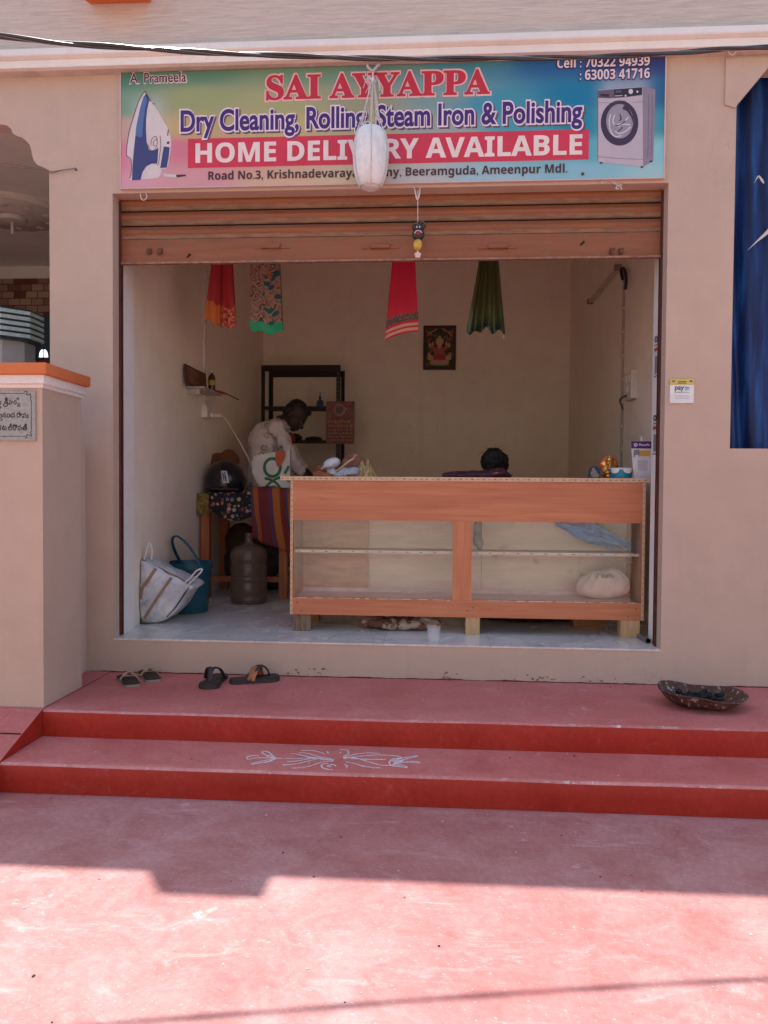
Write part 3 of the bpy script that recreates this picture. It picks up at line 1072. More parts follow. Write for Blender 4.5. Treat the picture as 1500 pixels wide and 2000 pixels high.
tel(s, 'పు', 270, 350, 1410, 1480)
s.build('lettering', m_black, plate)
s = MB()
tel(s, 'క', -18, 20, 1560, 1628)
tel(s, 'ట', 26, 80, 1560, 1628)
tel(s, 'లీ', 98, 150, 1545, 1630)
tel(s, 'లా', 154, 214, 1556, 1630)
tel(s, 'ప', 218, 268, 1562, 1630)
tel(s, 'తి', 274, 332, 1545, 1630)
s.build('lettering', m_black, plate)
# low wall between the pillar and the shop front
s = MB()
a = P(180, 871, -.02)
s.box(-2.42, -2.06, GY1 + .001, -.0005, ZP - .2, a.z, 0, .006)
tag(s.build('low_wall', m_wall, None), 'low pink plastered wall joining the gate pillar to the shop front', 'wall', kind='thing')

# striped tiled pillar in the veranda
TY = .75
tp = thing('veranda_pillar', 'grey veranda pillar with a capital of stacked teal tile bands', 'pillar', (P(12, 690, TY).x, TY, ZP))
cx = P(12, 690, TY).x
m_teal = M('pale_teal_tile', (.46, .58, .56), .3, 0, .15, 40)
m_tealdk = M('dark_teal_tile', (.02, .05, .06), .35, 0, .3, 30)
m_grey = plaster('grey_pillar_paint', (.36, .36, .36))
oct_ = [math.pi / 8 + k * math.pi / 4 for k in range(8)]
def octp(r):
    return [(cx + r * math.cos(a), TY + r * math.sin(a)) for a in oct_]
rz = P(60, 672, TY).z
rt = P(60, 610, TY).z
s = MB()
s.xy(octp(.185), .26, rz)
s.build('shaft', m_grey, tp)
h = (rt - rz) / 5.6
s = MB()
s2 = MB()
for k in range(5):
    z = rz + .02 + k * h
    s.xy(octp(.242), z, z + h * .60)
    s2.xy(octp(.230), z + h * .605, z + h * .995)
s2.xy(octp(.222), rz + .0005, rz + .0195)
s.build('tile_band', m_teal, tp)
s2.build('recess_band', m_tealdk, tp)
# string tied to a nail by the veranda opening
s = MB()
nl = P(146, 329, -.02)
for dz, pts in ((0, [(146, 329), (128, 331), (105, 335), (92, 334), (60, 327), (-20, 316)]), (1, [(146, 329), (120, 333), (100, 338), (80, 332), (40, 328), (-20, 324)])):
    s.tube(spline([P(x, y, -.014 - .004 * dz) for x, y in pts], 5), .0022, 6)
s.tube([nl, nl + Vector((0, .03, 0))], .006, 8)
tag(s.build('string', M('jute_string', (.20, .13, .10), .9)), 'thin string tied to a nail beside the veranda arch', 'string')

# ================================================================ BLUE CURTAIN
n = N('blue_cloth')
f = n.noise(n.vec((9, 3, .7)), 2.2, 4, .6)
g = n.noise(n.vec((1, 1, 1)), 50, 3)
c = n.ramp(f, [(.36, (.002, .009, .05)), (.52, (.006, .032, .14)), (.70, (.016, .11, .34))])
n.bump(g, .15, .002)
m_blue = n.done(c, .5, 0, .35)
cz0, cz1 = CZ0 - .06, ch1[1] + .2
def cur(u, v):
    x = CX - .14 + u * 1.9
    k = u * 1.9
    z = cz0 + (cz1 - cz0) * v
    a = .028 * (1 - .3 * v)
    y = .165 + a * math.sin(k * 27 + 1.5 * math.sin(v * 2.2 + k)) + .016 * math.sin(k * 55 + v * 3) + .01 * noise.noise(Vector((k * 6, v * 5, 2)))
    if k < .18:
        y += .05 * (1 - k / .18)
    return (x + .02 * math.sin(v * 5 + k * 9), y, z)
s = MB()
s.grid(cur, 150, 36, 0, .003)
tag(s.build('curtain', m_blue, None, True, ang=180), 'deep blue cloth curtain hanging in the window at the right', 'curtain')
m_leaf = M('dry_leaf', (.62, .62, .52), .7, 0, .2, 30)
def leafstrip(pts, ws):
    s = MB()
    V = [Vector(p) for p in spline(pts, 6)]
    k = len(V) - 1
    def f(u, v):
        p = V[int(round(v * k))]
        wd = ws * max(.02, 1 - v) ** .9 * min(1, .35 + v * 4)
        d = (V[min(k, int(round(v * k)) + 1)] - V[max(0, int(round(v * k)) - 1)])
        q = Vector((d.z, 0, -d.x)).normalized()
        return p + q * wd * (u - .5) + Vector((0, .004 * math.cos((u - .5) * 3), 0))
    s.grid(f, 4, k, 0, .0012)
    return s
lf = [(1530, 424), (1512, 441), (1495, 457), (1480, 470), (1461, 488)]
tag(leafstrip([P(x, y, .085) for x, y in lf], .034).build('dry_leaf', m_leaf, None, True), 'long pale dry leaf hanging low across the blue curtain', 'leaf')
lf = [(1492, 358), (1487, 350), (1482, 344), (1477, 350), (1474, 357)]
tag(leafstrip([P(x, y, .085) for x, y in lf], .017).build('dry_leaf', m_leaf, None, True), 'short folded white dry leaf stuck high on the blue curtain', 'leaf')

# ================================================================ CABLE, GOURD, CHARM, STRING ENDS
cpx = [(-40, 66, -1.58), (0, 70, -1.57), (120, 84, -1.53), (220, 91, -1.50), (330, 98, -1.47), (430, 104, -1.44), (520, 107, -1.41), (650, 112, -1.37), (750, 114, -1.34), (850, 115, -1.31), (950, 114, -1.28), (1060, 113, -1.25), (1160, 111, -1.22), (1250, 107, -1.19), (1340, 102, -1.16), (1420, 95, -1.14), (1500, 92, -1.12), (1560, 91, -1.10)]
path = [P(x, y, d + .12 * (x - 220) / 1280) for x, y, d in cpx]
a0, a1 = path[0] + (path[0] - path[1]) * 60, path[-1] + (path[-1] - path[-2]) * 60
a0.z += .0
full = [a0] + spline(path, 8) + [a1]
m_cable = M('black_cable', (.035, .035, .035), .28, .2, .3, 30, spec=.7)
m_cab2 = M('grey_cable_strand', (.16, .165, .16), .25, .5, .3, 20, spec=.7)
s = MB()
L = 0
pts1, pts2, pts3 = [], [], []
fine = []
for i in range(len(full) - 1):
    st = max(1, int((full[i + 1] - full[i]).length / .03))
    st = min(st, 60)
    fine += [full[i].lerp(full[i + 1], k / st) for k in range(st)]
for i, p in enumerate(fine):
    if i:
        L += (p - fine[i - 1]).length
    a = L * 9
    o = Vector((0, math.cos(a), math.sin(a))) * .0050
    pts1.append(p + o)
    pts2.append(p - o)
    b = a + 1.6
    pts3.append(p + Vector((0, math.cos(b), math.sin(b))) * .0066)
s.tube(pts1, .0066, 8)
s.tube(pts2, .0066, 8)
s.tube(pts3, .0027, 6, 1)
tag(s.build('overhead_cable', [m_cable, m_cab2], None, True, ang=180), 'twisted black overhead cable sagging across the shop front', 'cable')
# soffit hook on the right
q = P(1430, 104, -.05)
s = MB()
s.tube([q + Vector((-.022, 0, .03)), q + Vector((-.016, 0, .0)), q + Vector((0, 0, -.012)), q + Vector((.016, 0, 0)), q + Vector((.022, 0, .03))], .005, 8)
tag(s.build('soffit_hook', M('painted_hook', (.62, .45, .40), .5), None, True), 'small painted hook under the white moulding at the right', 'hook')

GY = -.14
gd = thing('ash_gourd', 'white ash gourd slung in a string net before the signboard', 'gourd', P(725, 372, GY))
gc = P(724, 308, GY)
gr, gh = .099, .17
n = N('ash_gourd_skin')
f = n.noise(n.vec((1, 1, .5)), 18, 8, .75)
g = n.noise(n.vec((1, 1, .3)), 60, 3)
c = n.ramp(f, [(.3, (.62, .64, .62)), (.55, (.82, .84, .81)), (.8, (.88, .88, .86))])
c = n.mix(n.ramp(g, [(.62, (0, 0, 0)), (.75, (.6, .6, .6))]), c, (.50, .54, .50))
n.bump(f, .4, .006)
m_gourd = n.done(c, .75)
prof = [(0, -1.0), (.28, -.99), (.5, -.94), (.66, -.86), (.82, -.66), (.94, -.35), (1.0, 0), (1.0, .22), (.96, .46), (.86, .70), (.68, .88), (.42, .97), (.15, 1.0), (0, .985)]
s = MB()
rgs = spline([(r, 0, z) for r, z in prof], 3)
s.lathe([(max(0, v.x) * gr, v.z * gh) for v in rgs], gc, 36, wob=.04)
s.build('gourd', m_gourd, gd, True)
m_str = M('white_string', (.62, .57, .54), .9, 0, .2, 60)
hk = P(728, 138, GY)
s = MB()
def gsurf(a, t):
    k = t * (len(rgs) - 1)
    i = min(len(rgs) - 2, int(k))
    v = rgs[i].lerp(rgs[i + 1], k - i)
    r = max(.0, v.x) * gr * 1.03 + .0025
    return gc + Vector((r * math.cos(a), r * math.sin(a), v.z * gh * 1.01))
for k in range(6):
    a = -math.pi / 2 + .12 + k * math.pi / 3
    pts = [gsurf(a, .10 + .66 * j / 14) for j in range(15)]
    s.tube(spline(pts + [gc + Vector((.05 * math.cos(a), .05 * math.sin(a), gh * 1.28)), hk + Vector((.008 * math.cos(a), .008 * math.sin(a), -.05)), hk], 3), .0025, 6)
for a in (-2.6, -.6):
    s.tube(spline([gsurf(a, .70), gc + Vector((.045 * math.cos(a), -.03, gh * 1.4)), hk + Vector((.004, -.004, -.04))], 6), .002, 6)
ring = [gsurf(2 * math.pi * j / 20, .17) for j in range(20)]
s.tube(ring, .003, 6, closed=True)
ring = [gsurf(2 * math.pi * j / 20, .10) for j in range(20)]
s.tube(ring, .0025, 6, closed=True)
# loose ends, knot
s.ell(hk + Vector((0, 0, -.05)), (.011, .011, .02), n=8)
random.seed(5)
for k in range(9):
    a = random.uniform(0, 6.28)
    st = hk + Vector((0, 0, -.05 - .035 * random.random()))
    s.tube(spline([st, st + Vector((.03 * math.cos(a), -.01, .015)), st + Vector((.055 * math.cos(a + .6), -.012, -.03 - .02 * random.random()))], 5), .0018, 5)
for k in range(5):
    st = hk + Vector((0, 0, -.07))
    s.tube(spline([st, st + Vector((.012 * (k - 2), -.01, -.08)), st + Vector((.014 * (k - 2) + .006, -.012, -.17 - .02 * (k % 3)))], 5), .0018, 5)
s.build('string_net', m_str, gd, True)
s = MB()
ct = P(727, 122, GY)
for sg in (-1, 1):
    s.tube(spline([ct + Vector((sg * .034, .085, .030)), ct + Vector((sg * .030, .03, .0)), ct + Vector((sg * .020, 0, -.030)), hk + Vector((0, 0, -.004))], 6), [.007] * 18 + [.006], 8)
s.build('hook', M('pinkish_hook', (.55, .38, .34), .5), gd, True)

# evil-eye charm hanging before the shutter
EY = -.02
ch = thing('door_charm', 'black fanged mask charm with a yellow lemon hung before the shutter', 'charm', P(816, 502, EY))
mcn = P(817, 452, EY)
s = MB()
s.ell(mcn + Vector((0, 0, -.018)), (.036, .022, .034), n=20)
s.ell(mcn + Vector((-.006, -.003, .024)), (.030, .02, .028), n=16, wob=.12)
s.ell(mcn + Vector((.020, -.004, .028)), (.022, .016, .022), n=12, wob=.2)
mask = s.build('mask', M('black_mask', (.028, .022, .022), .35, 0, .3, 40), ch, True)
s = MB()
s.ell(mcn + Vector((0, -.021, -.018)), (.014, .006, .009), n=12)
s.build('tongue', M('red_mouth', (.35, .03, .03), .5), mask, True)
m_fang = M('white_marks', (.7, .62, .6), .5)
s = MB()
s.tube(spline([mcn + Vector((a, -.0235, b)) for a, b in ((-.020, -.018), (-.012, -.006), (0, -.003), (.012, -.006), (.020, -.016))], 4), .0028, 6)
s.build('teeth', m_fang, mask, True)
for dx_ in (-.008, .008):
    s = MB()
    s.tube([mcn + Vector((dx_, -.023, .012)), mcn + Vector((dx_, -.022, .022))], [.003, .004], 6)
    s.build('eye', m_fang, mask, True)
s = MB()
s.tube([mcn + Vector((.012, -.016, .042)), mcn + Vector((.026, -.02, .050)), mcn + Vector((.036, -.018, .040)), mcn + Vector((.030, -.02, .030))], .0025, 6)
s.tube([mcn + Vector((-.025, -.016, .036)), mcn + Vector((-.01, -.022, .040)), mcn + Vector((.0, -.02, .03))], .0025, 6)
s.build('hair_strand', M('grey_strands', (.18, .15, .15), .6), mask, True)
lm = P(816, 478, EY)
s = MB()
s.ell(lm, (.024, .022, .033), n=18, wob=.1)
s.build('lemon', M('yellow_lemon', (.60, .40, .06), .5, 0, .3, 30), ch, True)
s = MB()
q = P(816, 498, EY)
for k in range(5):
    a = k * 2 * math.pi / 5 + .3
    s.ell(q + Vector((.011 * math.cos(a), -.003, .011 * math.sin(a))), (.009, .006, .009), n=10)
s.ell(q, (.009, .009, .010), n=10)
s.build('shell', M('pale_pink_shell', (.72, .55, .50), .5), ch, True)
s = MB()
tpn = P(815, 372, EY)
s.tube([tpn + Vector((.004, 0, 0)), P(816, 392, EY), P(816, 420, EY), lm, q], .0022, 6)
s.tube(spline([P(809, 366, .0), P(812, 380, EY), P(815, 390, EY), P(819, 380, EY), P(820, 366, .0)], 5), .0042, 8)
s.build('cord', m_str, ch, True)
# knotted string ends left on the lintel
s = MB()
s.tube(spline([P(x, y, -.004) for x, y in ((274, 378), (276, 388), (281, 391), (287, 385), (285, 378))], 5), .003, 6)
tag(s.build('string_end', m_str, None, True), 'small loop of white string above the left end of the shutter', 'string', 'string ends on the lintel')
s = MB()
for pts in ([(1174, 357), (1184, 349), (1192, 352), (1200, 358), (1207, 362), (1215, 361)], [(1207, 362), (1203, 368), (1209, 369)], [(1205, 360), (1212, 366), (1214, 370)], [(1174, 357), (1182, 355), (1188, 350)]):
    s.tube(spline([P(x, y, -.006) for x, y in pts], 5), .0032, 6)
tag(s.build('string_end', m_str, None, True), 'knotted white string end above the right end of the shutter', 'string', 'string ends on the lintel')
# payment plate on the right pillar
py0, py1 = P(1307, 788, 0), P(1355, 741, 0)
pm = thing('payment_plate', 'white payment plate with a yellow top on the right pillar', 'sign', ((py0.x + py1.x) / 2, 0, py0.z))
s = MB()
s.box(py0.x, py1.x, -.010, -.0005, py0.z, py1.z, 0, .003)
s.build('plate', M('white_plastic', (.74, .76, .76), .35), pm)
W_, H_ = py1.x - py0.x, py1.z - py0.z
def ppt(u, v):
    return py0.x + W_ * u, py0.z + H_ * v
s = MB()
a, b = ppt(.0, .76), ppt(1, 1.02)
s.box(a[0] - .001, b[0] + .001, -.0118, -.002, a[1], b[1], 0, .003)
s.build('header', M('yellow_print', (.62, .50, .10), .4), pm)
m_ink = M('dark_blue_ink', (.015, .025, .08), .5)
m_cy = M('sky_blue_ink', (.05, .38, .55), .5)
s = MB()
a, b = ppt(.2, .52), ppt(.58, .70)
s.text('pay', a[0], b[0], a[1] - .004, b[1], -.0108, .02, .0006)
a, b = ppt(.60, .54), ppt(.80, .72)
s.text('tm', a[0], b[0], a[1], b[1], -.0108, .02, .0006, 1)
a, b = ppt(.2, .43), ppt(.80, .48)
s.text('Accepted Here', a[0], b[0], a[1], b[1], -.0108, .01, .0004, 0)
for v in (.20, .29):
    a, b = ppt(.2, v), ppt(.78, v + .02)
    s.box(a[0], b[0], -.0106, -.009, a[1], b[1], 2)
s.build('lettering', [m_ink, m_cy, M('grey_ink', (.35, .35, .38), .5)], pm)
s = MB()
for u in (.14, .86):
    a = ppt(u, .86)
    s.xz([(a[0] + .008 * math.cos(t), a[1] + .010 * math.sin(t)) for t in [k * math.pi / 6 for k in range(12)]], -.0124, -.0119, 0)
    s.xz([(a[0] + .0085 * math.cos(t), a[1] + .004 + .008 * math.sin(t)) for t in [k * math.pi / 6 for k in range(7)]], -.0128, -.0125, 1)
a, b = ppt(.33, .88), ppt(.66, .91)
s.box(a[0], b[0], -.0122, -.0119, a[1], b[1], 1)
a, b = ppt(.30, .82), ppt(.68, .85)
s.box(a[0], b[0], -.0122, -.0119, a[1], b[1], 1)
s.build('header_print', [M('print_skin', (.62, .40, .30), .5), M('print_black', (.05, .04, .03), .5)], pm)

# ================================================================ COUNTER
FY = .327
n = N('counter_laminate')
f = n.noise(n.vec((.9, 6, 16)), 2.6, 7, .62, .5)
g = n.noise(n.vec((.5, 2, 5)), 2.0, 3, .5)
c = n.ramp(f, [(.28, (.45, .146, .062)), (.5, (.555, .205, .094)), (.72, (.635, .258, .128))])
c = n.mix(n.ramp(g, [(.35, (0, 0, 0)), (.7, (.5, .5, .5))]), c, (.44, .135, .070))
m_lam = n.done(c, .38, 0, .4)
n = N('counter_laminate_upright')
f = n.noise(n.vec((16, 6, .9)), 2.6, 7, .62, .5)
c = n.ramp(f, [(.28, (.45, .146, .062)), (.5, (.555, .205, .094)), (.72, (.635, .258, .128))])
m_lamv = n.done(c, .38, 0, .4)
m_edge = M('cream_edge_band', (.62, .42, .26), .45, 0, .12, 20)
m_dot = M('edge_band_dots', (.12, .05, .03), .5)
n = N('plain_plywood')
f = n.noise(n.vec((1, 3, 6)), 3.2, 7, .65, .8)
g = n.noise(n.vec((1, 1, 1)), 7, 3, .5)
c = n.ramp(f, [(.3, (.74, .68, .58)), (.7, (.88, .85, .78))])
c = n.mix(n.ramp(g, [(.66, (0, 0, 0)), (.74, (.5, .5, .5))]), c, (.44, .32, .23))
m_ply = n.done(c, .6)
m_ply2 = M('reflection_edge_dark', (.62, .45, .35), .6, 0, .2, 5, stretch=(1, 1, 5))
m_inwhite = M('white_inner_laminate', (.78, .75, .70), .4, 0, .08, 6)
m_pane2 = glass('counter_glass')
ct = thing('shop_counter', 'wooden shop counter with two glass-fronted bays, raised on wood blocks', 'counter', (.18, FY, ZF))
cx0, cx1, cy1 = -.905, 1.258, .83
zb, zt, zo0, zo1 = .570, 1.404, .677, 1.160
s = MB()
s.box(-.968, 1.30, FY - .004, cy1 + .05, zt + .0015, 1.430, 0, .001)
top = s.build('countertop', [m_lam], ct)
s = MB()
s.box(-.9685, 1.3005, FY - .0065, FY - .0045, zt + .001, 1.4305)
k = 0
x = -.955
while x < 1.295:
    L = .006 if k % 2 else .008
    s.xz([(x - L, 1.4175), (x, 1.4175 - L * .45), (x + L, 1.4175), (x, 1.4175 + L * .45)], FY - .0075, FY - .0062, 1)
    x += .0345
    k += 1
s.build('edge_band', [m_edge, m_dot], top)
s = MB()
s.box(-.889, 1.242, FY, FY + .018, zo1, zt)
s.build('front_panel', m_lam, ct)
s = MB()
s.box(-.889, 1.242, FY, FY + .018, zb, zo0)
for px, py in ((580, 1177), (588, 1193), (913, 1193), (924, 1187), (1227, 1204), (1242, 1190)):
    p = P(px, py, FY)
    s.lathe([(.0045, 0), (.0045, .001), (0, .0012)], (p.x, FY - .0004, p.z), 10, 1, mat=Matrix.Rotation(R(90), 3, 'X').to_4x4())
s.build('bottom_rail', [m_lam, m_dot], ct)
s = MB()
s.box(.104, .220, FY + .0005, FY + .0185, zo0 + .0005, zo1 - .0005)
s.build('stile', m_lamv, ct)
for a, b, inner in ((cx0, -.8895, -1), (1.2425, cx1, 1)):
    s = MB()
    s.box(a, b, FY + .0005, cy1, zb, zt)
    sp = s.build('side_panel', m_lamv, ct)
    s = MB()
    s.box(a, b, FY - .0015, FY + .0003, zb, zt)
    z = zb + .02
    m_ = (a + b) / 2
    while z < zt - .01:
        s.xz([(m_ - .0028, z), (m_, z - .006), (m_ + .0028, z), (m_, z + .006)], FY - .0025, FY - .0013, 1)
        z += .0345
    s.build('edge_band', [m_edge, m_dot], sp)
# inside: floor, shelf, back boards, glass
s = MB()
s.box(-.889, 1.242, FY + .019, cy1 - .001, zo0 - .03, zo0 - .005)
s.box(-.889, 1.242, .668, .674, zo0 - .0045, zo0 + .022, 1)
s.build('cabinet_floor', [m_inwhite, M('white_runner', (.75, .73, .70), .3)], ct)
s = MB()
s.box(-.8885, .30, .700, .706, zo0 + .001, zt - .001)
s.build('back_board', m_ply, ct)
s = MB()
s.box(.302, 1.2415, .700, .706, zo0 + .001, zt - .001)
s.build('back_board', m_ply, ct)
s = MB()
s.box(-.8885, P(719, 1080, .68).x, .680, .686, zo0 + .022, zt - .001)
s.build('reflection_edge_board', m_ply2, ct)  # board tones carry the glass reflection: darker here, lighter past its edge
for a, b in ((-.888, .1035), (.2205, 1.2415)):
    s = MB()
    z = P(730, 1078, FY + .05).z
    s.box(a, b, FY + .06, .60, z - .008, z + .008)
    sh = s.build('shelf', m_inwhite, ct)
    s = MB()
    s.box(a, b, FY + .0585, FY + .0598, z - .0085, z + .0085)
    x = a + .03
    while x < b - .03:
        s.xz([(x - .014, z), (x, z - .0035), (x + .014, z), (x, z + .0035)], FY + .0577, FY + .0587, 1)
        x += .085
    s.build('edge_band', [M('pale_edge_band', (.88, .80, .70), .45), M('pale_band_dots', (.40, .28, .2), .5)], sh)
    s = MB()
    s.box(a, b, FY + .020, FY + .024, zo0 - .004, zo1 + .004)
    s.build('glass_pane', m_pane2, ct)
s = MB()                                # gap strip where the laminate was cut for the glass
random.seed(11)
for a, b in ((-.86, .09), (.32, 1.22)):
    x = a
    while x < b:
        w_ = random.uniform(.02, .10)
        s.box(x, min(b, x + w_), FY - .0008, FY + .001, zo0 - random.uniform(.002, .005), zo0 + .0004)
        x += w_ + random.uniform(.005, .05)
s.build('chipped_edge', M('pale_chipboard', (.70, .58, .46), .7), ct)['kind'] = 'stuff'

s = MB()
s.box(-.8885, 1.2415, FY + .0195, .699, zo1 + .12, zo1 + .124)
s.build('added_lining', m_inwhite, ct)  # linings added to brighten the counter interior by bounced light
for a, b in ((-.8885, -.8855), (1.2385, 1.2415)):
    s = MB()
    s.box(a, b, FY + .03, .66, zo0 + .001, zo1 + .1195)
    s.build('added_lining', M('wood_lining', (.62, .42, .28), .5, 0, .15, 5), ct)

# wood blocks under it
n = N('weathered_wood')
f = n.noise(n.vec((14, 14, 1.2)), 3, 6, .7, .8)
c = n.ramp(f, [(.3, (.10, .065, .04)), (.55, (.30, .20, .13)), (.75, (.45, .34, .24))])
n.bump(f, .9, .02)
m_old = n.done(c, .85)
m_pine = M('pale_pine', (.52, .33, .16), .6, 0, .2, 5, stretch=(14, 14, 1))
m_pineo = M('orange_timber', (.40, .17, .06), .6, 0, .25, 5, stretch=(12, 12, 1))
def block(px0, px1, y0, y1, m, label, rough=0):
    a, b = P(px0, 1231, y0).x, P(px1, 1231, y0).x
    s = MB()
    if rough:
        def f(u, v):
            t = u * 2 * math.pi
            ca, sa = math.cos(t), math.sin(t)
            q = max(abs(ca), abs(sa))
            x, y = (a + b) / 2 + ca / q * (b - a) / 2, (y0 + y1) / 2 + sa / q * (y1 - y0) / 2
            k = noise.noise(Vector((x * 60, y * 60, v * 2)))
            return (x + .006 * k, y + .006 * k, ZF + (zb - .001 - ZF) * v)
        s.grid(f, 48, 6)
        z = zb - .001
        s.box(a + .008, b - .008, y0 + .008, y1 - .008, z - .003, z - .0005)
    else:
        s.box(a, b, y0, y1, ZF, zb - .0005, 0, .002)
    return tag(s.build('wood_block', m, None), label, 'block', 'wood blocks under the counter')
block(573, 606, .343, .43, m_old, 'weathered split grey block under the left end of the counter', 1)
block(909, 937, .335, .42, m_pine, 'narrow pale pine block under the middle of the counter')
block(1212, 1250, .330, .42, m_pine, 'wide pale block under the right end of the counter')
block(603, 622, .70, .80, m_pineo, 'orange timber block behind the weathered block under the counter')
block(1120, 1180, .70, .80, m_pineo, 'dark orange block set back in the shade under the counter')

# things kept in the counter, plus cloths standing for reflections
def knot_noise(c, ax=14, amp=.012):
    def f(p):
        d = p - c
        a = math.atan2(d.y, d.x)
        return amp * (math.sin(a * ax + 3 * noise.noise(p * 9)) * max(0, .5 + d.z * 5) * .6 + .9 * noise.noise(p * 13) + .6 * abs(noise.noise(p * 27)))
    return f
y = .56
c = P(1177, 1145, y)
zc = zo0 - .005
me = blob([('e', (c.x, y, zc + .080), (.165, .12, .082)), ('e', (c.x - .05, y, zc + .06), (.12, .11, .06)), ('e', (c.x + .06, y - .01, zc + .09), (.10, .10, .085)), ('e', (c.x - .03, y - .02, zc + .13), (.07, .07, .05)), ('e', (c.x + .05, y, zc + .15), (.08, .07, .04))], .010, 5, noisefn=knot_noise(Vector((c.x, y, zc + .12))))
m_calico = M('cream_calico', (.82, .78, .70), .85, 0, .08, 12, bump=.3, bscale=40)
ck = tag(link_mesh(me, 'cloth_bundle', m_calico, None, True, ang=180), 'knotted cream cloth bundle in the right bay of the counter', 'bundle')
s = MB()
q = Vector((c.x - .01, y - .085, zc + .145))
s.ell(q, (.022, .018, .014), n=12, wob=.3)
for sg in (-1, 1):
    s.grid(lambda u, v: q + Vector((sg * (.01 + .05 * u), -.012 + .012 * math.sin(u * 5), .012 * (1 - u) * (v - .5) * 2 + .018 * math.sin(u * 3) * (v - .2))), 6, 4, 0, .003)
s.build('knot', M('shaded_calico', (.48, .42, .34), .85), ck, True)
n = N('blue_reflection_cloth')  # blue tone stands for a reflection in the glass, built as cloth
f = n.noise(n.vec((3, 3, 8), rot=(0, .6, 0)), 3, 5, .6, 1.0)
m_bluerefl = n.done(n.ramp(f, [(.3, (.07, .22, .50)), (.55, (.18, .42, .82)), (.75, (.32, .56, .88))]), .8)
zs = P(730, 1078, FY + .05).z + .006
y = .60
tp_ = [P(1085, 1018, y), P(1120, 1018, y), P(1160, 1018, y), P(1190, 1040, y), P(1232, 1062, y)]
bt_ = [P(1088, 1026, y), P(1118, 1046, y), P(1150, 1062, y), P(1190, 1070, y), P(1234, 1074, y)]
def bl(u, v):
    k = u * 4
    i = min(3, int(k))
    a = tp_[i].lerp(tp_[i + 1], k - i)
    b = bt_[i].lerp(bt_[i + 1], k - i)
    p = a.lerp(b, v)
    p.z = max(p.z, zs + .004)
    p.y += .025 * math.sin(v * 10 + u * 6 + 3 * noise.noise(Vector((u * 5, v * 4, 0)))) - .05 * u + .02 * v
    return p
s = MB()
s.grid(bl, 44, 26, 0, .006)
tag(s.build('reflection_shirt', m_bluerefl, None, True, ang=180), 'crumpled blue shirt shape standing for a reflection in the counter glass', 'shirt')
s = MB()
for pts in ([(1205, 1062), (1218, 1070), (1230, 1084), (1236, 1100)], [(1198, 1092), (1212, 1090), (1224, 1096), (1236, 1100)]):
    s.tube(spline([P(x, yy, .53) for x, yy in pts], 6), .010, 8, flat=.4)
s.ell(P(1206, 1093, .53), (.028, .008, .010), n=12)
tag(s.build('bag_strap', M('white_webbing', (.62, .60, .56), .7), None, True), 'white strap with a tag hanging off the shelf above the cream bundle', 'strap')
me = blob([('e', P(933, 1034, .52), (.030, .06, .075)), ('e', P(936, 1060, .52), (.026, .05, .05)), ('e', P(930, 1050, .5), (.02, .04, .06))], .008, 3, .010, 16)  # grey shape stands for a person reflected in the glass
n = N('grey_reflection_cloth')
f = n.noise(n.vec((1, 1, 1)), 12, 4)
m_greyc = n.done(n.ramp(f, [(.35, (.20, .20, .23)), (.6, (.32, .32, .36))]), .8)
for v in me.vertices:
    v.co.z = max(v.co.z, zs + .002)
tag(link_mesh(me, 'reflection_pouch', m_greyc, None, True, ang=180), 'dark grey pouch shape standing for a reflected person in the right bay', 'pouch')

# below the counter
def rag(name, pts, y, ry, h, m, label, cat, seed=0, amp=.014):
    sh = []
    for i in range(len(pts) - 1):
        a, b = P(*pts[i], y), P(*pts[i + 1], y)
        for q in (a, b):
            q.z = ZF + h * .55
        sh.append(('c', a, b, h * .55, h * .55))
    c0, c1 = sh[0][1], sh[-1][2]
    sh.append(('e', (c0 + c1) / 2, ((c1 - c0).length * .5, ry, h * .6)))
    me = blob(sh, .010, 3, amp, 14, seed)
    for v in me.vertices:
        v.co.z = max(v.co.z, ZF + .001)
    return tag(link_mesh(me, name, m, None, True, ang=180), label, cat)
n = N('faded_rag')
f = n.noise(n.vec((1, 1, 1)), 9, 4, .6, 1)
m_rag = n.done(n.ramp(f, [(.35, (.20, .09, .06)), (.5, (.45, .33, .26)), (.65, (.56, .48, .40))], 'CONSTANT'), .9)
rag('floor_rag', [(715, 1225), (745, 1226), (790, 1224), (850, 1222)], .50, .12, .065, m_rag, 'crumpled brown and beige rag on the marble under the counter', 'rag', 3, .022)
m_mar = M('dark_maroon_cloth', (.10, .018, .02), .85, 0, .4, 12)
rag('cloth_roll', [(945, 1230), (1000, 1230), (1060, 1230), (1110, 1231)], .92, .16, .10, m_mar, 'dark maroon cloth roll behind the middle block under the counter', 'cloth', 9)
# tumbler
q = PZ(847, 1257, ZF)
n = N('clear_plastic')
n.b.inputs['Alpha'].default_value = .2
m_clear = n.done((.75, .78, .80), .12, 0, .6)
s = MB()
s.lathe([(.030, 0), (.031, .002), (.040, .088), (.043, .089), (.043, .093), (.038, .092), (.029, .004), (0, .004)], (q.x, q.y + .035, ZF), 28)
tag(s.build('plastic_tumbler', m_clear, None, True), 'clear plastic tumbler on the marble sill before the counter', 'cup')
s = MB()
a, b = PZ(1268, 1257, ZF), PZ(1250, 1236, ZF)
for q in (a, b):
    q.z = ZF + .015
a.x = min(a.x, 1.245)
b = a + Vector((-.03, .5, 0))
s.tube([a, b], .015, 16, 0, cap=False)
s.tube([a + Vector((0, .0005, 0)), b], .0115, 16, 1, cap=False)
tag(s.build('steel_pipe', [M('dull_steel', (.25, .23, .24), .35, .7), m_dark], None, True), 'short steel pipe lying on the floor against the right jamb', 'pipe')

# ================================================================ ON THE COUNTER
CT = 1.4306
def oncounter(px, y):
    return Vector((P(px, 930, y).x, y, CT))
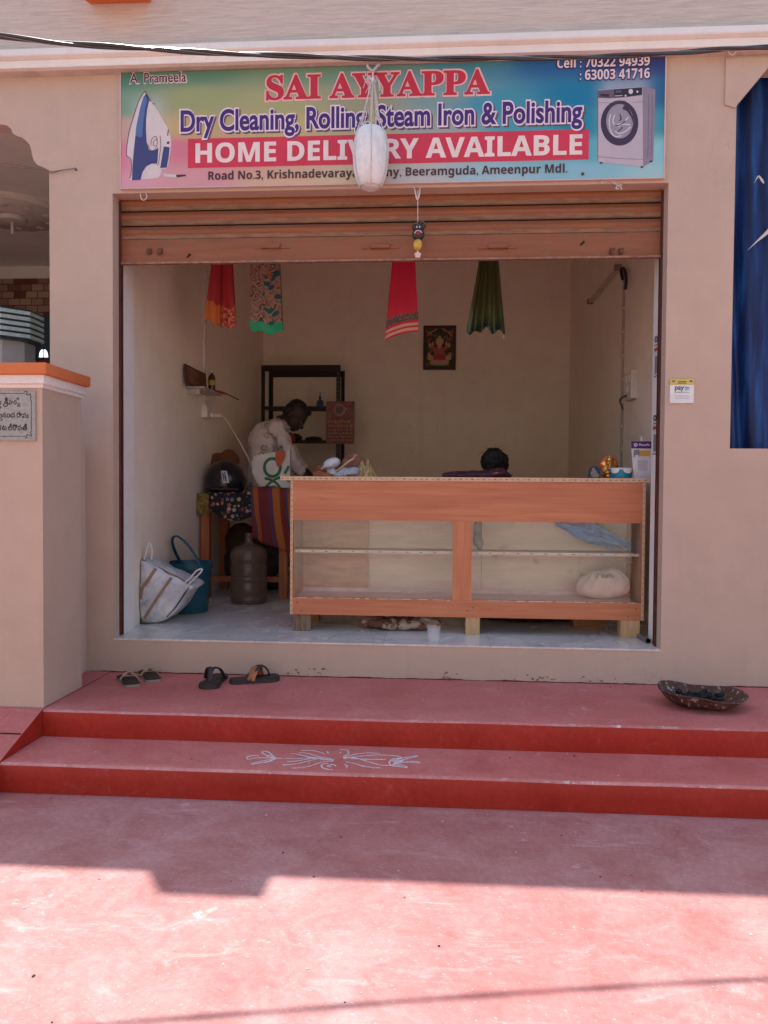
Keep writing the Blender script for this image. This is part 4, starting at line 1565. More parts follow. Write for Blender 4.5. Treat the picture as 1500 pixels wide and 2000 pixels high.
# heap of clothes left of the middle
def cloth_lump(name, shapes, m, label, cat='cloth', amp=.008, vox=.007, ws=22, seed=1):
    me = blob(shapes, vox, 3, amp, ws, seed)
    for v in me.vertices:
        v.co.z = max(v.co.z, CT + .0005)
    return tag(link_mesh(me, name, m, None, True, ang=180), label, cat)
m_wc = M('white_cotton', (.62, .62, .64), .85, 0, .1, 20)
m_bs = M('pale_blue_stripe', (.44, .43, .48), .85, 0, .3, 60, stretch=(6, 1, 1))
m_bt = M('brown_twill', (.24, .10, .065), .85, 0, .25, 20)
m_ot = M('orange_cotton', (.42, .12, .05), .85, 0, .2, 20)
m_gd = M('gold_brocade', (.45, .30, .13), .5, .2, .4, 60)
c = P(648, 908, .62)
cloth_lump('white_cap', [('e', (c.x, .62, c.z + .008), (.060, .06, .036), Matrix.Rotation(R(-24), 3, 'Y')), ('e', (c.x - .045, .60, c.z - .018), (.034, .045, .010), Matrix.Rotation(R(-30), 3, 'Y')), ('e', (c.x + .01, .63, CT + .02), (.05, .05, .03))], m_wc, 'white cotton cap lying on the clothes heap on the counter', 'cap', .005)
c = P(632, 927, .53)
cloth_lump('orange_cloth', [('e', (c.x, .53, CT + .010), (.075, .07, .016)), ('e', (c.x - .03, .56, CT + .018), (.04, .05, .02))], m_ot, 'flat orange cloth under the white cap on the counter', 'cloth', .005, seed=4)
c = P(682, 918, .55)
cloth_lump('striped_shirt', [('e', (c.x, .55, CT + .030), (.075, .08, .030)), ('e', (c.x + .03, .55, CT + .045), (.045, .06, .02)), ('e', (c.x - .05, .5, CT + .014), (.05, .05, .015))], m_bs, 'pale blue striped shirt crumpled beside the white cap', 'shirt', .012, seed=7)
c = P(683, 900, .68)
cloth_lump('brown_trousers', [('c', P(655, 922, .68), P(686, 893, .68), .026, .026), ('c', P(686, 893, .68), P(712, 910, .68), .034, .030), ('e', (c.x + .01, .68, CT + .035), (.13, .08, .055)), ('e', (c.x + .05, .70, CT + .07), (.07, .06, .045)), ('e', (c.x - .02, .70, CT + .08), (.05, .05, .035))], m_bt, 'dark brown folded trousers behind the striped shirt on the counter', 'trousers', .007, seed=9)
s = MB()
def tent(ax, ay, b0, b1, yy, dy, ph):
    A_ = P(ax, ay, yy)
    B0, B1 = P(b0, 931, yy), P(b1, 931, yy)
    def f(u, v):
        b = B0.lerp(B1, u)
        p = A_.lerp(b, v)
        p.y = yy + dy * v * math.sin(u * math.pi) + .010 * v * math.sin(u * 11 + ph)
        p.z = max(CT + .001, p.z)
        p.x += .004 * noise.noise(Vector((u * 6, v * 6, ph)))
        return p
    s.grid(f, 22, 14, 0, .005)
tent(707, 898, 690, 722, .56, -.04, 0)
tent(718, 895, 700, 736, .62, -.05, 2)
tent(722, 908, 708, 737, .54, -.03, 4)
tag(s.build('brocade_bundle', m_gd, None, True, ang=60), 'gold brocade cloth standing folded at the right end of the clothes heap', 'cloth')
c = P(632, 897, .74)
cloth_lump('rust_scarf', [('e', (c.x, .74, CT + .05), (.055, .05, .045)), ('e', (c.x + .04, .72, CT + .03), (.06, .05, .03))], M('rust_scarf_cloth', (.30, .085, .04), .85, 0, .3, 20), 'rust red scarf heaped behind the white cap on the counter', 'scarf', .012, seed=12)
s = MB()
s.tube(spline([P(x, yy, .54) for x, yy in ((655, 921), (668, 912), (680, 902), (690, 896))], 5), .007, 8)
s.tube(spline([P(x, yy, .54) for x, yy in ((690, 896), (694, 888), (699, 890))], 5), .003, 6)
tag(s.build('wooden_hanger', M('bare_wood', (.50, .34, .19), .6), None, True), 'bare wooden clothes hanger stuck in the clothes heap', 'hanger')
# maroon saree with gold border
n = N('maroon_saree')
f = n.noise(n.vec((1, 1, 3)), 30, 4, .6)
m_msar = n.done(n.ramp(f, [(.58, (.055, .010, .022)), (.66, (.16, .05, .04)), (.72, (.42, .27, .10))]), .6)
a, b = oncounter(862, .50), oncounter(1003, .50)
me = blob([('c', (a.x + .02, .5, CT + .018), (b.x - .05, .5, CT + .022), .022, .026), ('e', ((a.x + b.x) / 2, .52, CT + .016), ((b.x - a.x) / 2, .09, .03)), ('e', (b.x - .10, .5, CT + .03), (.07, .07, .034))], .008, 3, .008, 18)
for v in me.vertices:
    v.co.z = max(v.co.z, CT + .0005)
tag(link_mesh(me, 'folded_saree', m_msar, None, True, ang=180), 'folded maroon saree with gold flecks on the counter top', 'saree')
# small black framed photo
q = oncounter(1160, .50)
s = MB()
m4 = Matrix.Translation((q.x, .50, CT)) @ Matrix.Rotation(R(-14), 4, 'Z') @ Matrix.Rotation(R(-14), 4, 'X')
pts = [(-.042, .002), (.042, .002), (.036, .066), (.018, .080), (-.010, .080), (-.030, .062)]
b = bmesh.new()
s2 = MB()
s2.xz(pts, -.006, .006)
for v in s2.bm.verts:
    v.co = m4 @ v.co
pf = s2.build('trinket_stand', M('black_plastic', (.03, .027, .026), .4, 0, .3, 20), None)
tag(pf, 'small black stand with a pale figure beside the golden idol', 'trinket')
s = MB()
s.ell((0, -.010, .030), (.020, .006, .026), n=12)
s.ell((-.004, -.010, .058), (.010, .006, .012), n=12)
s.ell((.018, -.009, .018), (.016, .005, .014), n=12)
for v in s.bm.verts:
    v.co = m4 @ v.co
s.build('figure', M('ashen_figure', (.28, .24, .22), .6, 0, .3, 40), pf, True)
# golden idol
m_gold = M('polished_brass', (.72, .34, .09), .24, .85, .25, 40)
m_goldr = M('coppery_enamel', (.62, .14, .05), .28, .6, .3, 40)
q = oncounter(1190, .56)
idl = thing('golden_idol', 'shiny golden seated idol figurine between the black stand and blue tub', 'figurine', q)
s = MB()
s.lathe([(.050, 0), (.052, .008), (.044, .014), (.046, .022), (.040, .030), (0, .030)], q, 24, sy=.75)
s.build('pedestal', m_gold, idl, True)
me = blob([('e', q + Vector((0, 0, .058)), (.034, .03, .032)), ('e', q + Vector((0, -.012, .040)), (.048, .03, .014)), ('e', q + Vector((0, -.005, .098)), (.024, .022, .024)),
           ('c', q + Vector((0, -.026, .096)), q + Vector((-.006, -.036, .068)), .009, .008), ('c', q + Vector((-.006, -.036, .068)), q + Vector((-.018, -.034, .058)), .008, .005),
           ('e', q + Vector((-.034, .002, .100)), (.016, .006, .019)), ('e', q + Vector((.034, .002, .100)), (.016, .006, .019)),
           ('c', q + Vector((.028, -.004, .074)), q + Vector((.046, -.012, .058)), .010, .008), ('c', q + Vector((.046, -.012, .058)), q + Vector((.040, -.026, .064)), .008, .007),
           ('c', q + Vector((-.028, -.004, .074)), q + Vector((-.044, -.012, .058)), .010, .008), ('c', q + Vector((.026, .004, .078)), q + Vector((.052, .004, .094)), .008, .007),
           ('c', q + Vector((-.026, .004, .078)), q + Vector((-.050, .004, .096)), .008, .008), ('e', q + Vector((0, 0, .126)), (.020, .018, .014)), ('e', q + Vector((0, 0, .142)), (.011, .011, .012))], .0042, 2)
idb = link_mesh(me, 'body', m_gold, idl, True, ang=180)
s = MB()
s.lathe([(.052, 0), (.056, .006), (.050, .010)], q + Vector((0, .022, .088)), 24, mat=Matrix.Rotation(R(90), 3, 'X').to_4x4())
for k in range(14):
    a = math.pi * (k / 13) * 1.25 - .4
    s.ell(q + Vector((.054 * math.cos(a), .018, .088 + .054 * math.sin(a))), (.008, .006, .008), n=8)
s.build('halo', m_goldr, idl, True)
# blue tub with a white lid
q = oncounter(1213, .44)
tb = thing('lidded_tub', 'blue round tub with a scalloped white lid beside the payment stand', 'tub', q)
s = MB()
s.lathe([(.060, 0), (.064, .003), (.066, .052), (.0665, .056), (.062, .056), (.058, .004), (0, .004)], q, 40)
s.build('tub', M('turquoise_plastic', (.01, .22, .32), .3, 0, .06, 10), tb, True)
s = MB()
s.lathe([(.0, .066), (.058, .066), (.066, .0645), (.069, .061), (.069, .0565), (.066, .0562)], q, 40)
m_lid = M('white_lid', (.68, .72, .72), .35)
for a0 in (-2.42, -1.15):
    s.grid(lambda u, v: q + Vector((.0685 * math.cos(a0 + (u - .5) * 1.0), .0685 * math.sin(a0 + (u - .5) * 1.0), .0605 - v * .030 * math.sqrt(max(0, 1 - (2 * u - 1) ** 2)))), 20, 6, 0, .0015)
s.build('lid', m_lid, tb, True)
# payment stand
q = oncounter(1254, .40)
st = thing('payment_stand', 'white payment stand with a purple header on the counter\'s right end', 'sign', q)
hx, h = .062, .200
a, b = P(1232, 862, .40), P(1275, 862, .40)
xa, xb = P(1238, 928, .40).x, P(1272, 928, .40).x
xa1, xb1 = a.x, P(1273, 862, .40).x
ztop = P(1253, 862, .40).z
zh = P(1253, 876, .40).z
s = MB()
s.xz([(xa, CT), (xb, CT), (xb1, ztop), (xa1, ztop)], .40, .405)
s.build('card', M('white_card', (.66, .65, .70), .35), st)
def lp(u, z):                           # point on the card at fraction u across, height z
    k = (z - CT) / (ztop - CT)
    return xa + (xa1 - xa) * k + u * ((xb - xa) + ((xb1 - xa1) - (xb - xa)) * k)
s = MB()
s.xz([(lp(0, zh), zh), (lp(1, zh), zh), (lp(1, ztop), ztop), (lp(0, ztop), ztop)], .3985, .3998)
s.build('header', M('purple_print', (.085, .02, .15), .4), st)
m_wp = M('white_print', (.75, .72, .78), .5)
s = MB()
zc_ = (zh + ztop) / 2
cxh = lp(.22, zc_)
s.xz([(cxh + .011 * math.cos(k * math.pi / 10), zc_ + .011 * math.sin(k * math.pi / 10)) for k in range(20)], .3976, .3984, 0)
s.text('PhonePe', lp(.38, zc_), lp(.90, zc_), zc_ - .006, zc_ + .008, .3980, .03, .0004, 0)
s.text('पे', cxh - .006, cxh + .007, zc_ - .007, zc_ + .007, .3972, .03, .0003, 1)
s.build('lettering', [m_wp, M('purple_print', (.085, .02, .15), .4)], st)
s = MB()
za, zb_ = P(1253, 892, .4).z, P(1253, 879, .4).z
s.xz([(lp(.40, za), za + .003), (lp(.90, za), za + .003), (lp(.93, za), (za + zb_) / 2), (lp(.90, za), zb_ - .003), (lp(.40, za), zb_ - .003)], .3988, .3998, 0)
s.xz([(lp(.08, za), za - .002), (lp(.38, za), za - .002), (lp(.38, za), zb_ + .001), (lp(.08, za), zb_ + .001)], .3984, .3996, 1)
s.ell(((lp(.2, za)), .3984, (za + zb_) / 2 + .004), (.007, .0006, .008), 2, n=10)
s.ell(((lp(.24, za)), .3982, za + .004), (.012, .0006, .007), 3, n=10)
for z_, u0, u1 in ((P(1253, 895.5, .4).z, .22, .70), (P(1253, 922, .4).z, .32, .80), (P(1253, 925.5, .4).z, .5, .80)):
    s.box(lp(u0, z_), lp(u1, z_), .3990, .3998, z_ - .0006, z_ + .0006, 4)
# blank square where the code would be
z0_, z1_ = P(1253, 919, .4).z, P(1253, 899, .4).z
s.xz([(lp(.27, z0_), z0_), (lp(.79, z0_), z0_), (lp(.79, z1_), z1_), (lp(.27, z1_), z1_)], .3990, .3998, 5)
s.build('print', [M('mustard_print', (.60, .38, .04), .5), M('grey_print', (.22, .24, .24), .5), M('skin_print', (.35, .25, .2), .5), m_wp, M('faint_print', (.36, .34, .42), .5), M('blank_print', (.47, .46, .50), .5)], st)
s = MB()
q2 = P(1253, 858, .403)
s.tube([(q2.x, .403, ztop - .004), (q2.x, .403, q2.z + .008)], .004, 8)
s.ell((q2.x, .403, q2.z + .012), (.008, .008, .006), n=10)
s.build('bracket', m_lid, st, True)

# code stickers on the right jamb (codes themselves left out)
def sticker(ytop, ybot, label):
    xj = OX1 - .0006 + .004
    za, zb_ = PX(1282, ytop, xj).z, PX(1280, ybot, xj).z
    H = za - zb_
    t = tag(bpy.data.objects.new('jamb_sticker', None), label, 'sticker', 'stickers on the right jamb')
    t.location = (xj, .19, zb_)
    COL.objects.link(t)
    WL[t.name] = Vector(t.location)
    s = MB()
    s.box(xj - .0010, xj - .0001, .150, .240, zb_, za)
    s.build('paper', M('sticker_paper', (.68, .67, .66), .5), t)
    s = MB()
    X = xj - .0016
    z = za - H * .10
    s.tube([(X, .195 + .022 * math.cos(k * math.pi / 9), z + .05 * H * 1.2 * math.sin(k * math.pi / 9)) for k in range(18)], .004, 6, 0, closed=True)
    s.box(X, X + .001, .165, .225, za - H * .24, za - H * .22, 0)
    s.box(X, X + .001, .160, .235, za - H * .38, za - H * .30, 1)
    s.box(X, X + .001, .165, .220, za - H * .92, za - H * .50, 2)
    s.box(X - .0002, X + .001, .155, .160, zb_ + .006, za - H * .45, 0)
    s.box(X - .0002, X + .001, .155, .23, zb_ + .002, zb_ + .007, 0)
    s.build('print', [m_ink, M('red_print', (.45, .06, .06), .5), M('grey_print', (.22, .24, .24), .5)], t)
sticker(655, 737, 'upper of the two payment stickers on the white right jamb')
sticker(808, 888, 'lower of the two payment stickers on the right jamb, above the stand')

# ================================================================ LEFT SIDE OF THE SHOP
m_bucket = M('teal_blue_plastic', (.010, .085, .13), .35, 0, .12, 6)
y = 1.02
bc = P(370, 1185, y)
bk = thing('water_bucket', 'dark teal plastic bucket with its handle tipped up against the left wall', 'bucket', (bc.x, y, ZF))
brim = P(370, 1097, y).z
H = brim - ZF
rr, rb = .170, .128
s = MB()
s.lathe([(rb - .012, .006), (rb, 0), (rb + .004, .01), (rr - .016, H - .05), (rr - .006, H - .045), (rr - .004, H - .008), (rr, H - .004), (rr, H), (rr - .008, H), (rr - .022, H - .06), (rb - .008, .012), (0, .012)], (bc.x, y, ZF), 40)
s.build('pail', m_bucket, bk, True)
s = MB()
hp = [P(394, 1112, y - .13), P(384, 1090, y - .12), P(369, 1067, y - .11), P(355, 1053, y - .10), P(344, 1047, y - .08), P(337, 1052, y - .05), P(338, 1066, y), P(346, 1086, y + .06), P(355, 1102, y + .10)]
s.tube(spline(hp, 5), .011, 8, flat=.75)
s.build('handle', m_bucket, bk, True)

# woven sack bag, leaning on the wall
m_sack = N('woven_white_sack')
f = m_sack.noise(m_sack.vec((1, 1, 1)), 7, 5, .6, .6)
g = m_sack.noise(m_sack.vec((1, 1, 1)), 26, 3, .5)
c = m_sack.ramp(f, [(.3, (.32, .34, .37)), (.47, (.54, .54, .55)), (.6, (.70, .69, .67)), (.75, (.80, .79, .76))])
m_sack.bump(g, .5, .01)
m_sackm = m_sack.done(c, .55, 0, .4)
outl = [(275, 1091), (266, 1118), (262, 1150), (264, 1190), (272, 1212), (283, 1219), (300, 1217), (322, 1211), (338, 1199), (352, 1180), (368, 1158), (382, 1146), (364, 1134), (345, 1124), (327, 1115), (310, 1106), (292, 1098)]
def sackpt(px, py, yy, k=1.0):
    c0 = (318, 1160)
    p = P(c0[0] + (px - c0[0]) * k, c0[1] + (py - c0[1]) * k, .52)
    p.y = yy
    p.x = max(p.x, WX0 + .012)
    p.z = max(p.z, ZF + .004)
    return p
bag = thing('woven_bag', 'white woven sack bag with brown stripes slumped beside the left jamb', 'bag', sackpt(300, 1217, .55))
lay = [(.47, .70), (.485, .93), (.52, 1.0), (.60, 1.02), (.70, 1.0), (.76, .94), (.79, .78)]
K = 68
ol = []
sp = spline([(a, b, 0) for a, b in outl + outl[:1]], 4)[:-1]
s = MB()
rings = []
for yy, k in lay:
    ring = []
    for q in sp:
        p = sackpt(q.x, q.y, yy, k)
        ring.append(s.bm.verts.new(p + noise.noise_vector(p * 11) * .012))
    rings.append(ring)
for i in range(len(rings) - 1):
    for j in range(len(sp)):
        s._face([rings[i][j], rings[i][(j + 1) % len(sp)], rings[i + 1][(j + 1) % len(sp)], rings[i + 1][j]])
for rg, yy in ((rings[0], .462), (rings[-1], .80)):
    cv = s.bm.verts.new(sackpt(315, 1158, yy))
    for j in range(len(sp)):
        s._face([rg[j], rg[(j + 1) % len(sp)], cv])
for v in s.bm.verts:
    v.co.x = max(v.co.x, WX0 + .008)
    v.co.z = max(v.co.z, ZF + .002)
sack = s.build('sack', m_sackm, bag, True, ang=75)
def band(pts, wd, m, name, off=.012):
    """a strip lying on the front of the bag"""
    sp_ = spline([sackpt(a, b, .0) for a, b in pts], 6)
    s = MB()
    from mathutils.bvhtree import BVHTree
    me = sack.data
    L = WL[sack.name]
    bv = BVHTree.FromPolygons([v.co + L for v in me.vertices], [tuple(p.vertices) for p in me.polygons])
    k = len(sp_) - 1
    def f(u, v):
        i = int(round(v * k))
        p = sp_[i]
        d = sp_[min(k, i + 1)] - sp_[max(0, i - 1)]
        q = Vector((d.z, 0, -d.x)).normalized()
        p = p + q * wd * (u - .5)
        h = bv.ray_cast(Vector((p.x, -1, p.z)), Vector((0, 1, 0)))[0]
        yy = h.y if h else .5
        return Vector((p.x, yy - .003, p.z))
    s.grid(f, 3, k, 0, .002)
    return s.build(name, m, bag, True)
m_bst = M('brown_stripe', (.30, .19, .12), .7, 0, .2, 30)
m_dst = M('dark_piping', (.05, .06, .055), .7)
band([(309, 1109), (298, 1128), (284, 1147), (268, 1168)], .022, m_bst, 'stripe')
band([(341, 1124), (324, 1150), (304, 1180), (287, 1206)], .019, m_bst, 'stripe')
band([(373, 1146), (360, 1163), (345, 1186), (330, 1203)], .006, m_dst, 'piping')
s = MB()
s.tube(spline([sackpt(a, b, .50 + .012 * (k % 2)) for k, (a, b) in enumerate([(276, 1093), (290, 1098), (303, 1104), (318, 1112), (333, 1119), (347, 1126), (362, 1134), (380, 1146)])], 5), .006, 6)
s.build('rim', M('frayed_brown_edge', (.25, .17, .12), .8, 0, .3, 60), bag, True)
for pts, yy in (([(282, 1096), (286, 1080), (290, 1064), (294, 1062), (298, 1072), (297, 1092)], .51), ([(360, 1140), (374, 1127), (386, 1114), (396, 1111), (394, 1117), (380, 1131), (366, 1145)], .50)):
    s = MB()
    s.tube(spline([sackpt(a, b, yy) for a, b in pts], 6), .006, 8)
    s.build('handle', M('white_cord_handle', (.60, .58, .55), .7), bag, True)
s = MB()
for k, pts in enumerate(([(276, 1213), (274, 1222), (286, 1221), (295, 1220)], [(280, 1206), (275, 1214), (282, 1219)], [(272, 1218), (280, 1224), (292, 1218)])):
    s.tube(spline([sackpt(a, b, .485 - .006 * k) for a, b in pts], 6), .004, 6)
s.build('tie_cord', m_dst, bag, True)

# water jug
n = N('smoky_jug_plastic')
n.b.inputs['Alpha'].default_value = .66
f = n.noise(n.vec((1, 1, 1)), 5, 3)
m_jug = n.done(n.ramp(f, [(.3, (.15, .10, .075)), (.7, (.20, .14, .105))]), .14, 0, .5)
jy = 1.50
jc = P(486, 1178, jy)
s = MB()
jp = [(0, .03), (.08, .025), (.115, .004), (.128, .0), (.137, .012), (.140, .05), (.135, .062), (.141, .078), (.141, .16), (.135, .172), (.141, .186), (.141, .20), (.136, .212), (.141, .226), (.141, .29), (.134, .303), (.134, .322), (.141, .335), (.143, .37), (.138, .40), (.115, .43), (.07, .452), (.038, .468), (.029, .485), (.028, .525), (.032, .528), (.032, .545), (.026, .546)]
s.lathe([(v.x, v.z) for v in spline([(r, 0, z * 1.0) for r, z in jp], 2)], (jc.x, jy, ZF + .001), 40)
tag(s.build('water_jug', m_jug, None, True), 'smoky twenty litre water jug standing before the orange table', 'water jug')

# table
m_tw = M('orange_brown_wood', (.40, .12, .04), .5, 0, .2, 4, stretch=(10, 10, 1))
tY0, tY1 = 1.72, 2.36
tx0, tx1 = WX0 + .02, P(561, 1100, tY0).x
tz = P(450, 983, tY0).z
tb = thing('wooden_table', 'orange brown wooden work table against the left wall', 'table', ((tx0 + tx1) / 2, 2.0, ZF))
s = MB()
s.box(tx0, tx1 + .02, tY0 - .02, tY1, tz, tz + .025, 0, .003)
s.build('tabletop', m_tw, tb)
lw = .07
for a, b_ in ((tx0, tY0), (tx1 - lw, tY0), (tx0, tY1 - .08), (tx1 - lw, tY1 - .08)):
    s = MB()
    s.box(a, a + lw, b_, b_ + lw, ZF, tz - .0005, 0, .003)
    s.build('leg', m_tw, tb)
s = MB()
s.box(tx0 + lw + .0005, tx1 - lw - .0005, tY0 + .004, tY0 + .03, tz - .075, tz - .001)
s.build('apron', m_tw, tb)
s = MB()
zs_ = P(440, 1131, tY0).z
s.box(tx0 + lw + .0005, tx1 - lw - .0005, tY0 + .012, tY0 + .045, zs_ - .022, zs_ + .022)
s.build('stretcher', m_tw, tb)
TT = tz + .0255
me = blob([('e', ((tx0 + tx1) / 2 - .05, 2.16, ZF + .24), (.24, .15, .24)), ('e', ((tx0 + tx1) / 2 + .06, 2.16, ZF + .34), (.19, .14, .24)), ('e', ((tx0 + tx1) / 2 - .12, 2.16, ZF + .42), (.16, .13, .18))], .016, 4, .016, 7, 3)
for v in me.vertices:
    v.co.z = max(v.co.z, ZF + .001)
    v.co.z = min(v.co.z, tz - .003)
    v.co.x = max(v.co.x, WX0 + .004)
tag(link_mesh(me, 'dark_filler_sack', M('dark_brown_sacking', (.055, .030, .024), .9, 0, .35, 12), None, True, ang=180), 'dark brown filler sack added in the shade under the work table', 'sack')  # dark sack added to fill the dark space under the table
# floral cloth over the edge
n = N('dark_floral_cloth')
v = n.vec((1, 1, 1))
vo = n.add('ShaderNodeTexVoronoi')
vo.inputs['Scale'].default_value = 26
n.link(v, vo.inputs['Vector'])
d = vo.outputs['Distance']
pc = n.ramp(n.math('FRACT', n.math('MULTIPLY', vo.outputs['Color'], 3.7)), [(0, (.42, .30, .28)), (.35, (.40, .10, .05)), (.6, (.16, .18, .26)), (.8, (.45, .34, .18))], 'CONSTANT')
m_ = n.math('MULTIPLY', n.ramp(n.math('ADD', d, n.math('MULTIPLY', n.noise(v, 70, 3), .35)), [(.56, (1, 1, 1)), (.62, (0, 0, 0))]), n.ramp(n.noise(v, 18, 2), [(.38, (.15, .15, .15)), (.46, (1, 1, 1))]))
c = n.mix(m_, (.012, .010, .014), pc)
m_flor = n.done(c, .8)
def drape_over(x0, x1, zdrop, amp, top_d=.3, seed=0, hem=None, thick=.012, lift=.0):
    """cloth lying on the table top and hanging over its front edge"""
    yE = tY0 - .024
    def f(u, v):
        x = x0 + (x1 - x0) * u
        k = noise.noise(Vector((x * 7 + seed, v * 3, seed)))
        dl = zdrop * (hem(u) if hem else 1)
        tot = top_d + dl
        t = v * tot
        if t < top_d:
            return Vector((x, yE + top_d - t, TT + .004 + lift + .012 * max(0, k) * 2))
        q = t - top_d
        cor = .03
        yy = yE - .010 - amp * (1 + math.sin(x * 34 + seed + q * 3)) * min(1, q * 8) - lift * .3
        return Vector((x + .012 * k * min(1, q * 6), yy, TT + .004 + lift * max(0, 1 - q * 9) - q + .003 * k))
    s = MB()
    s.grid(f, 44, 30, 0, thick)
    return s
xa, xb = P(412, 960, tY0).x, P(498, 960, tY0).x
tag(drape_over(xa, xb, .17, .012, .34, 2, lambda u: .45 + .55 * math.sin(math.pi * min(1, u * .62 + .12)) ** 2, .012, .06).build('floral_cloth', m_flor, None, True, ang=180), 'black floral cloth heaped over the table under the helmet', 'cloth')
xa, xb = P(368, 960, tY0).x, P(411, 960, tY0).x
n = N('yellow_lace')
f = n.noise(n.vec((1, 1, 1)), 40, 4, .7)
n.bump(f, .8, .02)
m_ylace = n.done(n.ramp(f, [(.35, (.10, .06, .012)), (.6, (.30, .21, .06))]), .9)
tag(drape_over(max(xa, WX0 + .01), xb, .12, .016, .2, 5, None, .02, .05).build('yellow_cloth', m_ylace, None, True, ang=180), 'mustard lacy cloth hanging off the left end of the table', 'cloth')
n = N('striped_saree')
sp_ = n.add('ShaderNodeSeparateXYZ')
n.link(n.tc.outputs['UV'], sp_.inputs[0])
k = n.math('FRACT', n.math('ADD', n.math('MULTIPLY', sp_.outputs[0], 1.15), n.math('MULTIPLY', sp_.outputs[1], -.35)))
c = n.ramp(k, [(0, (.16, .02, .02)), (.30, (.13, .03, .08)), (.42, (.42, .13, .02)), (.62, (.20, .02, .02)), (.80, (.05, .05, .10)), (.86, (.38, .09, .02))], 'CONSTANT')
f = n.noise(n.vec((1, 1, 1)), 40, 3)
n.bump(f, .2, .004)
m_strip = n.done(c, .75)
xa, xb = P(495, 960, tY0).x, P(566, 960, tY0).x + .03
tag(drape_over(xa, xb, .42, .014, .30, 9, lambda u: .72 + .3 * u, .012, .10).build('striped_saree', m_strip, None, True, ang=180), 'maroon and orange striped saree hanging over the right end of the table', 'saree')
# helmet
y = 1.86
c = P(441, 924, y)
hb = TT + .055
hm = thing('motorcycle_helmet', 'glossy black motorcycle helmet with a white sticker on the table', 'helmet', (c.x, y, hb))
n = N('black_helmet_shell')
m_helm = n.done((.012, .012, .014), .18, 0, .6)
s = MB()
hr = .160
pr = [(.60, 0), (.80, .02), (.92, .18), (.99, .42), (1.0, .75), (.95, 1.05), (.82, 1.34), (.60, 1.56), (.32, 1.70), (0, 1.74)]
s.lathe([(v.x * hr, v.z * hr * .98) for v in spline([(r, 0, z) for r, z in pr], 3)], (c.x, y, hb), 36, sy=1.15)
s.lathe([(.62 * hr, .001), (.55 * hr, .001), (.5 * hr, .04)], (c.x, y, hb), 36, sy=1.15)
s.build('shell', m_helm, hm, True)
s = MB()
def hs(a, z):                           # on the shell
    zz = z / (.98 * hr)
    r = 1.0
    P_ = spline([(q, 0, w_) for q, w_ in pr], 3)
    for i in range(len(P_) - 1):
        if P_[i].z <= zz <= P_[i + 1].z:
            t = (zz - P_[i].z) / max(1e-6, P_[i + 1].z - P_[i].z)
            r = P_[i].x + (P_[i + 1].x - P_[i].x) * t
    r = r * hr + .0025
    return Vector((c.x + r * math.cos(a), y + 1.15 * r * math.sin(a), hb + z))
s.grid(lambda u, v: hs(-1.52 + .30 * u + .13 * (1 - v), .085 + .095 * v), 6, 6, 0, .001)
st_ = s.build('sticker', M('white_sticker', (.52, .52, .54), .4), hm)
s = MB()
for u0 in (.18, .56):
    s.tube([hs(-1.52 + .30 * (u0 + .1 * v) + .13 * (1 - v), .095 + .075 * v) + Vector((0, -.002, 0)) for v in (0, .5, 1)], .0045, 6)
s.tube([hs(-1.42, .165) + Vector((0, -.002, 0)), hs(-1.24, .10) + Vector((0, -.002, 0))], .004, 6)
s.build('sticker_mark', M('dark_mark', (.04, .04, .05), .5), st_)
s = MB()
s.grid(lambda u, v: hs(-2.7 + 2.2 * u, .03 + .012 * v), 20, 2, 0, .004)
s.build('trim', M('helmet_trim', (.05, .05, .055), .4), hm, True)
# orange bag behind the helmet
q = P(430, 915, 2.12)
me = blob([('e', (q.x - .03, 2.14, TT + .20), (.14, .09, .20)), ('e', (q.x + .07, 2.14, TT + .31), (.10, .07, .13)), ('e', (q.x - .02, 2.14, TT + .06), (.12, .09, .06))], .012, 3, .014, 10, 6)
for v in me.vertices:
    v.co.z = max(v.co.z, TT + .0005)
tag(link_mesh(me, 'carry_bag', M('rust_orange_cloth', (.17, .055, .02), .85, 0, .4, 8), None, True, ang=180), 'rust orange cloth bag behind the black helmet', 'bag')
# white tote with a green knot emblem
y = 1.75
tq = P(535, 955, y)
tz0 = TT + .108
def T(px, py, yy=1.75):
    return P(px, py, yy)
tt = thing('tote_bag', 'white tote bag with a green knot emblem propped on the table', 'bag', (tq.x, y, tz0))
TL, TR, BR_, BL_ = T(494, 891), T(566, 878), T(566, 957), T(509, 955)
def tf(u, v):
    a = BL_.lerp(TL, v)
    b = BR_.lerp(TR, v)
    a.x -= .035 * math.sin(v * math.pi)
    p = a.lerp(b, u)
    p.y = y - .035 * math.sin(u * math.pi) * (1 - .4 * v) + .012 * noise.noise(Vector((u * 4, v * 4, 1)))
    return p
s = MB()
s.grid(tf, 24, 24, 0, 0)
def tb_(u, v):
    p = tf(1 - u, v)
    p.y = y + .06 + .04 * math.sin(u * math.pi)
    return p
s.grid(tb_, 24, 8, 0, 0)
for uu in (0, 1):
    s.grid(lambda u, v: tf(uu, v).lerp(tb_(1 - uu, v), u if uu else 1 - u), 4, 24, 0)
s.grid(lambda u, v: tf(u, 0).lerp(tb_(1 - u, 0), v), 24, 3, 0)
bmesh.ops.remove_doubles(s.bm, verts=s.bm.verts[:], dist=.001)
m_tote = M('white_carry_bag', (.60, .57, .53), .55, 0, .08, 8, bump=.2, bscale=12)
tote = s.build('sack', m_tote, tt, True, ang=70)
def onT(px, py, off=.003):
    """point of the tote front seen at a pixel"""
    best = None
    d = ray(px, py)
    for i in range(25):
        for j in range(25):
            p = tf(i / 24, j / 24)
            t = (p.y - CP.y) / d.y
            e = (CP + d * t - p).length
            if best is None or e < best[0]:
                best = (e, p)
    q = P(px, py, best[1].y - off)
    return q
m_green = M('green_emblem', (.015, .14, .055), .5)
s = MB()
